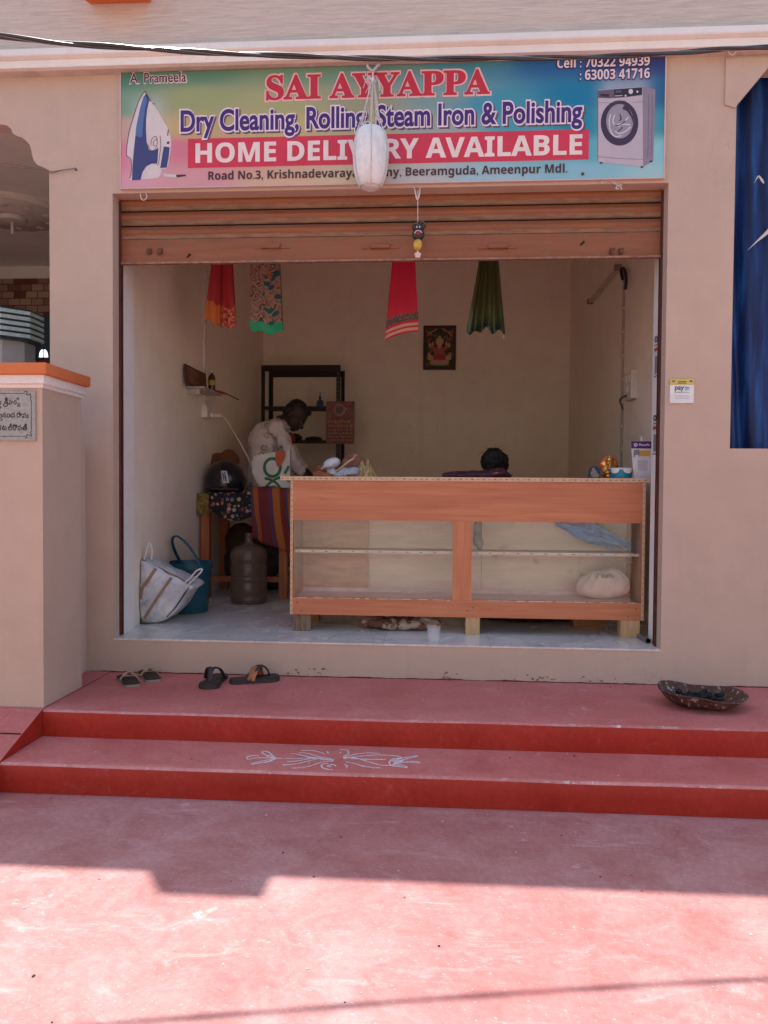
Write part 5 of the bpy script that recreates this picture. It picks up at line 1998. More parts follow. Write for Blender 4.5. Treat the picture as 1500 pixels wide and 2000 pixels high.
s.tube([onT(532 + 15.5 * math.cos(a), 913 + 17.5 * math.sin(a), .004) for a in [k * math.pi / 14 for k in range(28)]], .0125, 8, closed=True, flat=.25, up=(0, 1, 0))
for k, pts in enumerate(([(517, 934), (528, 937), (540, 944), (549, 956)], [(548, 932), (538, 936), (526, 944), (516, 955)], [(531, 956), (535, 950), (541, 955)], [(556, 925), (560, 918), (564, 910)], [(557, 930), (560, 936), (565, 940)])):
    s.tube(spline([onT(a, b, .004 + .0012 * k) for a, b in pts], 5), .0105, 8, flat=.25, up=(0, 1, 0))
s.build('emblem', m_green, tote, True)
s = MB()
pts = [onT(a, b, .006) for a, b in [(538, 884), (548, 881), (558, 880), (559, 889), (555, 900), (548, 910), (542, 912), (538, 900)]]
s.prism([(p.x, p.z) for p in pts], lambda u, v, a: Vector((u, a, v)), min(p.y for p in pts) - .001, min(p.y for p in pts))
s.build('red_patch', M('orange_red_print', (.42, .075, .02), .5), tote)

# ---------------------------------------------------------------- left wall
XW = WX0 + .0008
s = MB()
a, b = PX(397, 542, XW), PX(398, 798, XW)
s.box(XW, XW + .022, a.y - .012, a.y + .012, b.z, a.z, 0, .002)
m_pvc = M('white_conduit', (.60, .55, .50), .5)
tag(s.build('conduit', m_pvc, None), 'white conduit running down the left wall to the socket', 'conduit')
s = MB()
q = PX(399, 545, XW)
s.box(XW, XW + .03, q.y - .035, q.y + .035, q.z, q.z + .075, 0, .004)
s.tube(spline([(XW + .03, q.y, q.z + .05), (XW + .06, q.y - .01, q.z + .09), (XW + .05, q.y + .03, q.z + .12)], 5), .005, 6)
tag(s.build('junction_box', m_pvc, None), 'small white junction box at the top of the left conduit', 'junction box')
s = MB()
q = PX(398, 804, XW)
s.box(XW, XW + .045, q.y - .065, q.y + .065, q.z - .055, q.z + .055, 0, .005)
s.box(XW + .0455, XW + .049, q.y - .05, q.y + .05, q.z - .035, q.z + .035, 0, .002)
tag(s.build('wall_socket', M('off_white_socket', (.66, .62, .56), .4), None), 'white socket box on the left wall below the little shelf', 'socket')
s = MB()
e = Vector((XW + .055, q.y + .02, q.z - .02))
pl = PX(425, 812, XW + .09)
p0 = P(408, 812, q.y)
s.box(XW + .0495, XW + .08, q.y + .0, q.y + .045, q.z - .045, q.z - .012, 0, .003)
s.tube([Vector((XW + .078, q.y + .02, q.z - .03)), Vector((XW + .14, q.y + .03, q.z - .032))], [.016, .013], 8)
cable = [Vector((XW + .14, q.y + .03, q.z - .032))] + [P(x, yy, d) for x, yy, d in ((440, 817, 1.92), (452, 836, 1.98), (466, 860, 2.04), (476, 878, 2.06), (485, 895, 2.08), (492, 915, 2.08))]
s.tube(spline(cable, 6), .0055, 6)
tag(s.build('power_cord', M('white_flex', (.64, .58, .52), .5), None, True), 'white plug and cord trailing from the left wall socket', 'cord')
# corner shelf with its things
ys0, ys1 = PX(374, 760, XW + .05).y, PX(424, 766, XW + .1).y
zsh = P(400, 766, (ys0 + ys1) / 2).z
s = MB()
s.box(XW, XW + .15, ys0, ys1, zsh, zsh + .012, 0, .002)
for yy in (ys0 + .05, ys1 - .05):
    s.box(XW, XW + .10, yy - .006, yy + .006, zsh - .04, zsh - .0005)
tag(s.build('wall_shelf', M('frosted_shelf', (.42, .38, .34), .4), None), 'little glass shelf on the left wall above the socket', 'shelf')
ZS = zsh + .0125
s = MB()
pf = thing('leaning_picture', 'dark brown framed picture leaning on the small wall shelf', 'picture', (XW + .03, (ys0 + ys1) / 2, ZS))
ya, yb = PX(362, 735, XW + .03).y, PX(401, 740, XW + .03).y
zt_ = PX(362, 710, XW + .03).z
m4 = Matrix.Translation((XW + .045, 0, ZS)) @ Matrix.Rotation(R(-6), 4, 'Y')
s.box(-.010, .004, ya, yb, .0, zt_ - ZS, 0, .003, m4)
s.build('frame', M('dark_frame_wood', (.04, .018, .012), .4), pf)
s = MB()
s.box(.0045, .007, ya + .018, yb - .018, .018, zt_ - ZS - .018, 0, 0, m4)
n = N('brown_print')
f = n.noise(n.vec((1, 1, 1)), 14, 4)
s.build('print', n.done(n.ramp(f, [(.4, (.10, .03, .018)), (.65, (.22, .07, .03))]), .3), pf)
q = P(405, 760, (ya + yb) / 2 + .1)
bo = thing('oil_bottle', 'small brown bottle with a yellow label on the wall shelf', 'bottle', (XW + .115, q.y, ZS))
bx_, by_ = XW + .105, ya + (yb - ya) * .86
hgt = P(405, 722, by_).z - ZS
s = MB()
s.lathe([(0, 0), (.026, 0), (.028, .006), (.028, hgt * .66), (.022, hgt * .74), (.013, hgt * .79), (.013, hgt * .86)], (bx_, by_, ZS), 20)
s.build('flask', M('brown_bottle_glass', (.07, .028, .014), .15), bo, True)
s = MB()
s.lathe([(.015, hgt * .85), (.017, hgt * .86), (.017, hgt), (0, hgt)], (bx_, by_, ZS), 16)
s.build('cap', M('pale_cap', (.5, .42, .36), .5), bo, True)
s = MB()
s.lathe([(.0284, hgt * .3), (.0288, hgt * .3), (.0288, hgt * .52), (.0284, hgt * .52)], (bx_, by_, ZS), 20)
s.build('label', M('yellow_label', (.42, .28, .04), .6), bo, True)
s = MB()
q0 = Vector((XW + .12, by_ + .05, ZS + .012))
s.tube([q0, q0 + Vector((.02, .07, .004)), q0 + Vector((.05, .13, -.003))], [.012, .013, .010], 8)
s.tube([q0 + Vector((.05, .13, 0)), q0 + Vector((.11, .32, -.03))], .005, 6, 1)
tag(s.build('red_handled_tool', [M('red_handle', (.40, .05, .035), .5), m_dark], None, True), 'red handled pointed tool poking off the wall shelf', 'tool')
s = MB()
q0 = Vector((XW + .10, ya + (yb - ya) * .62, ZS))
s.lathe([(0, 0), (.016, 0), (.017, .012), (.010, .014), (0, .02)], q0, 14)
tag(s.build('steel_lamp', M('bright_steel', (.6, .56, .52), .2, .8), None, True), 'tiny steel oil lamp before the leaning picture', 'lamp')

# ---------------------------------------------------------------- rack against the back wall
m_angle = M('black_slotted_angle', (.022, .015, .013), .5, .3, .3, 20)
rk = thing('slotted_rack', 'black slotted angle storage rack against the back wall', 'rack', (P(590, 800, 3.6).x, 3.7, ZF))
ry0, ry1 = 3.46, 3.86
rx0, rx1 = P(510, 800, ry0).x, P(664, 800, ry0).x
rtop = P(590, 713, ry0).z
for x in (rx0, rx1):
    for yy in (ry0, ry1):
        s = MB()
        sg = 1 if x == rx0 else -1
        sy = 1 if yy == ry0 else -1
        w_ = .040
        s.box(min(x, x + sg * w_), max(x, x + sg * w_), min(yy, yy + sy * .003), max(yy, yy + sy * .003), ZF, rtop)
        s.box(min(x, x + sg * .003), max(x, x + sg * .003), min(yy + sy * .0035, yy + sy * w_), max(yy + sy * .0035, yy + sy * w_), ZF, rtop)
        s.build('post', m_angle, rk)
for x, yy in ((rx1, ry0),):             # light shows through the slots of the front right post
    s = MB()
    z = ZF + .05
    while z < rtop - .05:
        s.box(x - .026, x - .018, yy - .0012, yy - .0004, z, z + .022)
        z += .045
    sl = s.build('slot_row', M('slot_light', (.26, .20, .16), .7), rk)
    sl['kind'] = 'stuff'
zsx = [rtop - .03, P(590, 795, ry0).z, P(590, 861, ry0).z, ZF + .55, ZF + .12]
for k, z in enumerate(zsx):
    s = MB()
    if k == 0:
        s.box(rx0 - .0005, rx1 + .0005, ry0 - .004, ry0 - .0008, z - .035, z + .03)
        s.box(rx0 - .0005, rx1 + .0005, ry1 + .0008, ry1 + .004, z - .035, z + .03)
    else:
        s.box(rx0 + .004, rx1 - .004, ry0 + .004, ry1 - .004, z - .003, z + .003)
        s.box(rx0 - .0005, rx1 + .0005, ry0 - .004, ry0 - .0008, z - .028, z + .008)
    s.build('shelf', m_angle, rk)
q = P(625, 786, ry0 + .12)
s = MB()
s.lathe([(0, 0), (.035, 0), (.037, .01), (.037, .05), (.03, .075), (.012, .085), (.012, .10), (.016, .10), (.016, .115), (.006, .12), (.004, .165), (0, .165)], (q.x, ry0 + .12, zsx[1] + .0035), 18)
tag(s.build('spray_bottle', M('blue_bottle', (.02, .09, .22), .35), None, True), 'small blue nozzle bottle on the middle shelf of the rack', 'bottle')
s = MB()
for k, (px, w_, h_) in enumerate(((545, .16, .05), (575, .14, .08), (612, .18, .05))):
    q = P(px, 858, ry0 + .1)
    me_ = None
    s.ell((q.x, ry0 + .14, zsx[2] + .004 + h_ / 2), (w_ / 2, .10, h_ / 2), n=16, wob=.2)
tag(s.build('dark_bundle', M('dark_brown_bundle', (.05, .025, .02), .8, 0, .4, 14), None, True), 'dark bundles of cloth on the lower shelf of the rack', 'bundle')
# calendar
cyy = ry0 - .02
a, b = P(637, 784, cyy), P(692, 867, cyy)
cal = thing('wall_calendar', 'dark red printed calendar hanging from the right post of the rack', 'calendar', ((a.x + b.x) / 2, cyy, b.z))
n = N('red_calendar_print')
f = n.noise(n.vec((1, 1, 1.6)), 22, 4, .7)
c = n.ramp(f, [(.35, (.13, .022, .016)), (.52, (.20, .035, .025)), (.66, (.36, .16, .10))])
m_cal = n.done(c, .4)
s = MB()
s.grid(lambda u, v: (a.x + (b.x - a.x) * u, cyy + .006 * math.sin(u * 3), b.z + (a.z - b.z) * v), 8, 8, 0, .002)
s.build('sheet', m_cal, cal, True)
s = MB()
cw, chh = b.x - a.x, a.z - b.z
def cp(u, v):
    return a.x + cw * u, b.z + chh * v
c0 = cp(.47, .80)
yq = cyy - .003
for k in range(14):
    t = 2 * math.pi * k / 14
    s.ell((c0[0] + .052 * math.cos(t), yq, c0[1] + .052 * math.sin(t)), (.014, .0015, .014), 1, n=8)
s.xz([(c0[0] + .040 * math.cos(t), c0[1] + .042 * math.sin(t)) for t in [k * math.pi / 10 for k in range(20)]], yq - .0022, yq - .0014, 0)
s.ell((c0[0], yq - .003, c0[1] - .004), (.020, .001, .026), 2, n=12)
random.seed(21)
for rowv in (.52, .42, .33, .25, .17, .09):
    u = .06
    while u < .9:
        w_ = random.uniform(.04, .14)
        q = cp(u, rowv)
        hh = random.uniform(.006, .014) * (1.4 if rowv > .4 else .8)
        s.ell((q[0] + w_ * cw / 2, yq - .0006, q[1]), (w_ * cw / 2, .0012, hh), 1 if random.random() < .7 else 3, n=8)
        u += w_ + .03
s.build('print', [M('dusk_blue_print', (.10, .10, .13), .5), M('pinkish_print', (.40, .20, .15), .5), M('face_print', (.16, .08, .05), .5), M('gold_print', (.38, .22, .07), .5)], cal, True)

# ---------------------------------------------------------------- picture on the back wall
wy = WY - .001
a, b = P(827, 636, wy - .02), P(890, 722, wy - .02)
fr = thing('framed_print', 'framed red and gold devotional print alone on the back wall', 'picture', ((a.x + b.x) / 2, wy, b.z))
fw = .028
s = MB()
for x0, x1, z0, z1 in ((a.x, b.x, a.z - fw, a.z), (a.x, b.x, b.z, b.z + fw), (a.x, a.x + fw, b.z + fw, a.z - fw), (b.x - fw, b.x, b.z + fw, a.z - fw)):
    s.box(x0, x1, wy - .024, wy, z0, z1)
s.build('frame', M('dark_red_frame', (.065, .016, .012), .35), fr)
s = MB()
s.box(a.x + fw, b.x - fw, wy - .014, wy - .0005, b.z + fw, a.z - fw)
n = N('dark_green_print')
f = n.noise(n.vec(), 16, 5, .6)
s.build('print', n.done(n.ramp(f, [(.38, (.025, .022, .012)), (.55, (.06, .05, .022)), (.68, (.26, .17, .08))]), .4), fr)
W_, H_ = b.x - a.x - 2 * fw, a.z - b.z - 2 * fw
def fp(u, v, l):
    return Vector((a.x + fw + W_ * u, wy - .015 - .0012 * l, b.z + fw + H_ * v))
s = MB()
def fe(u, v, ru, rv, l, mi, n=14, rot=0):
    s.ell(fp(u, v, l), (ru * W_, .001, rv * H_), mi, Matrix.Rotation(R(rot), 3, 'Y') if rot else None, n=n)
for sg in (-1, 1):
    for k in range(4):                  # swags of a curtain in the corners
        s.tube(spline([fp(.5 + sg * (.08 + .02 * k), .99, 1), fp(.5 + sg * (.2 + .03 * k), .93 - .012 * k, 1), fp(.5 + sg * .47, .88 - .03 * k, 1)], 5), .0035, 5, [3, 0, 2, 1][k], flat=.3, up=(0, 1, 0))
    fe(.5 + sg * .33, .56, .07, .06, 1, 3)
    fe(.5 + sg * .36, .70, .05, .05, 1, 2)
    fe(.5 + sg * .31, .24, .13, .07, 1, 3)
    fe(.5 + sg * .38, .32, .05, .06, 1, 1)
    fe(.5 + sg * .20, .48, .05, .13, 2, 0, rot=sg * 38)
    fe(.5 + sg * .24, .60, .03, .05, 3, 4)
    fe(.5 + sg * .20, .14, .16, .045, 2, 1, rot=sg * 10)
fe(.5, .14, .22, .06, 2, 1)
fe(.5, .30, .21, .13, 3, 0)
fe(.5, .26, .25, .07, 4, 2)
fe(.5, .45, .12, .12, 3, 0)
fe(.5, .53, .07, .05, 4, 3)
fe(.5, .66, .15, .11, 2, 3)
fe(.5, .65, .085, .075, 4, 4)
fe(.5, .755, .06, .055, 4, 3)
fe(.5, .07, .36, .025, 1, 3)
s.build('figure', [M('rose_print', (.46, .10, .09), .5), M('pale_rose_print', (.55, .28, .22), .5), M('crimson_print', (.42, .035, .04), .5), M('old_gold_print', (.48, .32, .12), .5), M('skin_tone_print', (.58, .32, .20), .5)], fr, True)

# ---------------------------------------------------------------- right wall
XR = WX1 - .0008
a, b = PX(1206, 518, XR - .03), PX(1152, 592, XR - .03)
zm = (a.z + b.z) / 2
tl = thing('tube_light', 'unlit tube light fitting high on the right wall', 'light', (XR - .03, a.y, zm))
s = MB()
s.box(XR - .030, XR - .0002, a.y, b.y, zm - .014, zm + .014, 0, .004)
s.build('batten', M('grey_batten', (.60, .50, .42), .5), tl)
s = MB()
s.tube([(XR - .042, a.y + .03, zm - .008), (XR - .042, b.y - .03, zm - .008)], .011, 10)
s.build('tube', M('dull_white_tube', (.50, .44, .40), .3), tl, True)
for yy in (a.y - .02, b.y - .02):
    s = MB()
    s.box(XR - .055, XR - .0002, yy, yy + .04, zm - .022, zm + .02, 0, .004)
    s.build('end_cap', M('brown_end_cap', (.26, .15, .11), .5), tl)
q = PX(1220, 600, XR)
s = MB()
q2 = PX(1218, 925, XR)
yl_ = q.y
path = []
zz = PX(1217, 530, XR).z
z0_ = 1.35
k = 0
while zz > z0_:
    path.append(Vector((XR - .007, yl_ + .006 * noise.noise(Vector((0, 0, zz * 3))) + .003 * (k % 2), zz)))
    zz -= .06
    k += 1
s.tube(path, .011, 8, 0)
for p in path[2::3]:
    s.box(XR - .02, XR, p.y - .025, p.y + .025, p.z - .008, p.z + .006, 1)
tag(s.build('wall_wiring', [M('grey_wall_wire', (.34, .29, .25), .6), M('white_clip', (.55, .50, .46), .6)], None, True), 'clipped grey wiring running down the right wall', 'wiring')
s = MB()
s.tube(spline([PX(x, yy, XR - .035) for x, yy in ((1216, 545), (1213, 530), (1217, 524), (1222, 533), (1223, 548), (1221, 565))], 5), .012, 8)
tag(s.build('wire_loop', M('black_wire', (.015, .013, .012), .5), None, True), 'black wire loop at the top of the right wall wiring', 'wire')
q = PX(1242, 752, XR)
sw = thing('switch_board', 'white switch board sticking out of the right wall', 'switchboard', (XR, q.y, q.z - .09))
s = MB()
s.box(XR - .05, XR - .0002, q.y - .06, q.y + .14, q.z - .10, q.z + .10, 0, .004)
s.build('box', M('white_board', (.62, .58, .52), .45), sw)
for yy, z in ((q.y - .02, .04), (q.y + .07, .05), (q.y + .03, -.03)):
    s = MB()
    s.box(XR - .060, XR - .0505, yy - .018, yy + .018, q.z + z - .026, q.z + z + .026, 0, .003)
    s.build('switch', M('pale_switch', (.68, .64, .58), .4), sw)
s = MB()
s.tube(spline([(XR - .055, q.y + .05, q.z - .07), (XR - .10, q.y + .04, q.z - .10), (XR - .06, q.y + .13, q.z - .16)], 5), .007, 6)
s.build('lead', M('dark_brown_lead', (.05, .025, .02), .5), sw, True)

# ---------------------------------------------------------------- garments hung up behind the shutter
RY, RZ = .95, 3.22
s = MB()
s.tube([(WX0 + .001, RY, RZ), (-.2, RY, RZ - .03), (WX1 - .001, RY, RZ)], .004, 6)
tag(s.build('clothes_line', m_str, None, True), 'white line strung across the shop behind the shutter', 'line')
def hang(name, tops, bots, zhem, m, label, pleat, amp, seed=0, xm=0):
    """two-layer garment folded over the line; tops/bots = left and right pixel columns"""
    y = RY
    xa, xb = P(tops[0], 515, y).x, P(tops[1], 515, y).x
    xc, xd = P(bots[0], 640, y).x, P(bots[1], 640, y).x
    ze = P(xm or (bots[0] + bots[1]) / 2, 515, y).z
    def f(side):
        def g(u, v):
            zl = P(bots[0] + (bots[1] - bots[0]) * u, zhem(u), y).z
            z = RZ - .012 + (zl - RZ + .012) * v
            t = (RZ - z) / (RZ - zl)
            q = max(0, (ze - z) / max(.01, ze - zl))
            x0 = xa + (xc - xa) * q
            x1 = xb + (xd - xb) * q
            x = x0 + (x1 - x0) * u
            ph = u * pleat * 2 * math.pi
            a = amp * (.35 + .65 * t)
            yy = y - side * (.006 + .016 * min(1, t * 5)) - a * math.sin(ph + seed) - .4 * a * math.sin(ph * 1.9 + seed * 2) + .004 * noise.noise(Vector((u * 5, v * 6, seed)))
            return Vector((x, yy, z))
        return g
    s = MB()
    s.grid(f(1), 60, 40, 0, .0025)
    s.grid(lambda u, v: f(-1)(1 - u, v * .97), 40, 24, 0, .0025)
    s.grid(lambda u, v: f(1)(u, 0).lerp(f(-1)(u, 0), v) + Vector((0, 0, .012 * math.sin(v * math.pi))), 40, 4, 0)
    return tag(s.build(name, m, None, True, ang=180), label, 'saree', 'sarees hung on the line behind the shutter')
def uvmat(name):
    n = N(name)
    sp_ = n.add('ShaderNodeSeparateXYZ')
    n.link(n.tc.outputs['UV'], sp_.inputs[0])
    return n, sp_.outputs[0], sp_.outputs[1]
def lt(n, a, b):
    return n.math('LESS_THAN', a, b)
def gt(n, a, b):
    return n.math('GREATER_THAN', a, b)
# red to orange
n, U, V_ = uvmat('red_orange_silk')
f = n.noise(n.vec((60, 60, 60), True), 1, 3)
c = n.mix(n.math('MULTIPLY', lt(n, U, .52), gt(n, V_, .80)), (.34, .018, .022), (.50, .13, .025))
c = n.mix(n.math('MULTIPLY', gt(n, U, .52), n.math('MULTIPLY', gt(n, V_, .80), n.ramp(n.noise(n.vec((14, 40, 1), True), 1, 3), [(.5, (0, 0, 0)), (.56, (.8, .8, .8))]))), c, (.62, .30, .16))
m_s1 = n.done(c, .5, 0, .4)
hang('hanging_saree', (416, 453), (403, 460), lambda u: 623 + 18 * math.sin(u * 2.0) + 3 * math.sin(u * 25), m_s1, 'red saree with an orange lower half, leftmost on the line', 1.6, .022, 1.0)
# floral with green border
n, U, V_ = uvmat('floral_print_silk')
vv = n.vec((3.2, 17, 1), True)
vo = n.add('ShaderNodeTexVoronoi')
vo.inputs['Scale'].default_value = 1
n.link(vv, vo.inputs['Vector'])
w_ = n.noise(n.vec((2.0, 9, 1), True), 1.3, 0, .5, 1.2)
k_ = n.math('PINGPONG', n.math('MULTIPLY', w_, 6), .5)
c = n.ramp(k_, [(.0, (.05, .03, .022)), (.09, (.05, .03, .022)), (.14, (.30, .18, .13)), (1, (.36, .22, .155))])
sel = n.ramp(vo.outputs['Color'], [(0, (.0, .10, .10)), (.4, (.01, .24, .12)), (.55, (.02, .07, .12)), (.75, (.38, .10, .04))], 'CONSTANT')
msk = n.math('MULTIPLY', lt(n, vo.outputs['Distance'], .40), gt(n, n.math('ADD', U, n.math('MULTIPLY', V_, .5)), .72))
c = n.mix(msk, c, sel)
c = n.mix(gt(n, V_, .912), c, (.02, .34, .16))
m_s2 = n.done(c, .6)
hang('hanging_saree', (490, 547), (490, 554), lambda u: 643 + 10 * math.sin(u * 2.4) + 3 * math.sin(u * 13), m_s2, 'patterned brown saree with blue flowers and a green border', .8, .010, 2.2)
# crimson with ornate border
n, U, V_ = uvmat('crimson_silk')
c = (.52, .012, .045)
zig = n.math('ADD', V_, n.math('MULTIPLY', n.math('PINGPONG', n.math('MULTIPLY', U, 9), .5), .035))
b1 = n.math('MULTIPLY', gt(n, zig, .835), lt(n, V_, .895))
orn = n.ramp(n.noise(n.vec((34, 130, 1), True), 1, 2), [(.46, (.06, .035, .03)), (.56, (.36, .26, .20))], 'CONSTANT')
c = n.mix(b1, c, orn)
c = n.mix(n.math('MULTIPLY', gt(n, V_, .918), lt(n, V_, .942)), c, (.55, .36, .26))
c = n.mix(n.math('MULTIPLY', gt(n, V_, .960), lt(n, V_, .985)), c, (.55, .36, .26))
m_s3 = n.done(c, .5, 0, .4)
hang('hanging_saree', (766, 811), (752, 818), lambda u: 668 - 20 * u - 5 * math.sin(u * 3.1), m_s3, 'plain crimson saree with an ornate gold striped border', .9, .014, .4)
# green silk
n, U, V_ = uvmat('olive_green_silk')
c = n.ramp(V_, [(.78, (.062, .064, .022)), (.86, (.060, .085, .026)), (.93, (.030, .055, .022)), (.95, (.012, .030, .016))])
m_s4 = n.done(c, .28, 0, .7)
hang('hanging_saree', (935, 974), (911, 986), lambda u: 648 + 5 * math.sin(u * 21) + 3 * math.sin(u * 9), m_s4, 'shiny olive green pleated saree, rightmost on the line', 2.0, .030, 2.6)
s = MB()
for k in range(3):
    q = P(982, 650, RY)
    s.tube(spline([q + Vector((.002 * k, -.01, .03)), q + Vector((.004 * k, -.01, 0)), q + Vector((.006 * (k - 1), -.012, -.035 - .006 * k))], 4), .0025, 5)
s.tube([P(982, 650, RY) + Vector((0, -.01, .03)), P(977, 600, RY) + Vector((0, .0, .0)), Vector((P(970, 515, RY).x, RY, RZ))], .0018, 5)
tag(s.build('tassel', M('pale_tassel', (.45, .36, .30), .8), None, True), 'pale thread tassel dangling beside the olive green saree', 'tassel')

# ================================================================ PORCH
m_sole = M('dark_rubber_sole', (.045, .035, .030), .6, 0, .25, 30)
m_bed = M('dark_brown_footbed', (.040, .026, .022), .65, 0, .3, 25)
m_tan = M('tan_leather_strap', (.36, .14, .055), .55, 0, .2, 20)
m_khk = M('khaki_rubber_edge', (.30, .24, .18), .7, 0, .2, 30)
m_gst = M('gold_strap', (.48, .34, .20), .5, 0, .15, 30)
m_blk = M('black_strap', (.03, .022, .02), .5)
def sole_outline(L, W):
    pts = [(-.47, 0), (-.46, .28), (-.38, .40), (-.2, .40), (0, .37), (.2, .44), (.36, .48), (.45, .36), (.5, .05), (.48, -.22), (.38, -.42), (.2, -.46), (0, -.38), (-.2, -.38), (-.38, -.38), (-.46, -.25)]
    sp_ = spline([(a * L, b * W, 0) for a, b in pts + pts[:1]], 3)[:-1]
    return [(v.x, v.y) for v in sp_]
def footwear(name, label, cat, toe, heel, W, straps, m_edge, m_top, group, z0=ZP, h=.020):
    if name == 'ladies_sandal':
        h = .014
    toe, heel = Vector((toe[0], toe[1], 0)), Vector((heel[0], heel[1], 0))
    d = toe - heel
    L = d.length
    ang = math.atan2(d.y, d.x)
    c = (toe + heel) / 2
    m4 = Matrix.Translation((c.x, c.y, z0)) @ Matrix.Rotation(ang, 4, 'Z')
    t = thing(name, label, cat, (c.x, c.y, z0), group)
    ol = sole_outline(L, W)
    s = MB()
    s.xy(ol, .0006, h * .72, 0)
    s.xy([(a * .97, b * .95) for a, b in ol], h * .721, h, 1)
    for v in s.bm.verts:
        v.co.z += .010 * (v.co.x / L * 2) ** 2 * (1 if v.co.x > 0 else .35) * (1 if v.co.z > h * .3 else 0)
        v.co = m4 @ v.co
    s.build('sole', [m_edge, m_top], t)
    for pts, r, m in straps:
        s = MB()
        q = [Vector((a * L, b * W, h + cc)) for a, b, cc in pts]
        s.tube([m4 @ v for v in spline(q, 5)], r, 8, 0, flat=.4 if r < .02 else .11, up=(0, 0, 1))
        s.build('strap', m, t, True)
    return t
def thong(hh, r, m):
    return [([(.30, .02, 0), (.27, .02, hh * .6), (.16, .10, hh), (.02, .30, hh * .8), (-.10, .44, .0)], r, m),
            ([(.30, .02, 0), (.27, .02, hh * .6), (.16, -.06, hh), (.02, -.28, hh * .8), (-.10, -.44, .0)], r, m)]
def pz(x, y):
    p = PZ(x, y, ZP)
    return (p.x, p.y)
lad = [([(.32, 0, 0), (.26, 0, .02), (.10, .05, .035), (-.12, .32, .03), (-.34, .36, .045), (-.46, 0, .05), (-.34, -.36, .045), (-.12, -.32, .03), (.10, -.05, .035)], .004, m_gst),
       ([(.05, .42, 0), (.08, .2, .035), (.10, 0, .042), (.08, -.2, .035), (.05, -.42, 0)], .006, m_gst),
       ([(.20, .40, 0), (.18, 0, .03), (.20, -.42, 0)], .004, m_gst)]
t0, t1 = pz(262, 1345), pz(246, 1322)
d = Vector((t0[0] - t1[0], t0[1] - t1[1]))
def setlen(a, b, L):
    a, b = Vector((*a, 0)), Vector((*b, 0))
    c, d = (a + b) / 2, (b - a).normalized()
    return tuple((c - d * L / 2)[:2]), tuple((c + d * L / 2)[:2])
h_, t_ = setlen(pz(264, 1347), pz(242, 1320), .25)
footwear('ladies_sandal', 'left dark ladies sandal with thin gold straps by the shop plinth', 'sandal', t_, h_, .118, lad, m_khk, m_bed, 'pair of ladies sandals')
h_, t_ = setlen(pz(306, 1337), pz(282, 1311), .25)
footwear('ladies_sandal', 'right dark ladies sandal of the gold strapped pair, nearer the plinth', 'sandal', t_, h_, .118, lad, m_khk, m_bed, 'pair of ladies sandals')
h_, t_ = setlen(pz(436, 1318), pz(398, 1351), .30)
footwear('flip_flop', 'dark brown flip-flop pointing at the steps, of the mens pair', 'flip-flop', t_, h_, .125, thong(.075, .013, m_blk), m_sole, m_bed, 'pair of mens flip-flops')
h_, t_ = setlen(pz(442, 1335), pz(549, 1327), .29)
footwear('flip_flop', 'brown flip-flop with a broad tan strap lying sideways by the plinth', 'flip-flop', t_, h_, .125,
         thong(.065, .012, m_blk) + [([(.16, .46, .0), (.11, .30, .040), (.05, .0, .062), (-.03, -.30, .045), (-.10, -.46, 0)], .026, m_tan)], m_sole, m_bed, 'pair of mens flip-flops')
# iron pan of charcoal
n = N('rusty_iron_pan')
f = n.noise(n.vec(), 16, 6, .7)
g = n.noise(n.vec(), 34, 4, .6)
c = n.ramp(f, [(.3, (.055, .028, .02)), (.55, (.11, .05, .035)), (.75, (.17, .085, .06))])
c = n.mix(n.ramp(g, [(.57, (0, 0, 0)), (.64, (.85, .85, .85))]), c, (.50, .46, .44))
n.bump(f, .6, .01)
m_pan = n.done(c, .6, .25)
pc = Vector((1.362, -.40, ZP))
pan = thing('charcoal_pan', 'rusty shallow iron pan of black charcoal on the porch', 'pan', pc)
s = MB()
pp = [(0, .004), (.075, .001), (.10, .003), (.155, .016), (.195, .040), (.213, .058), (.221, .062), (.217, .067), (.205, .061), (.185, .046), (.145, .026), (.09, .013), (0, .010)]
s.lathe([(v.x, v.z) for v in spline([(r, 0, z) for r, z in pp], 2)], pc, 48, sx=1.02, sy=.86, wob=.10)
for v in s.bm.verts:
    d = v.co - pc
    v.co.z += max(0, d.z) * (.12 * math.sin(3 * math.atan2(d.y, d.x) + .8)) - (.10 * d.x * max(0, d.z) * 2.2) + .022 * max(0, -d.x / .22) * max(0, d.z / .06)
bowl = s.build('bowl', m_pan, pan, True, ang=180)
random.seed(9)
m_char = M('charcoal', (.012, .012, .014), .7, 0, .4, 40)
s = MB()
for k in range(80):
    a, r = random.uniform(0, 6.28), .105 * math.sqrt(random.random())
    sz = random.uniform(.008, .018)
    s.ell((pc.x - .01 + r * math.cos(a) * 1.1, pc.y + r * math.sin(a) * .85, pc.z + .022 + r * r * 1.2 + random.uniform(0, .028)), (sz, sz * random.uniform(.6, 1), sz * .8), n=6, wob=.4, ws=2)
o = s.build('charcoal', m_char, pan)
o['kind'] = 'stuff'

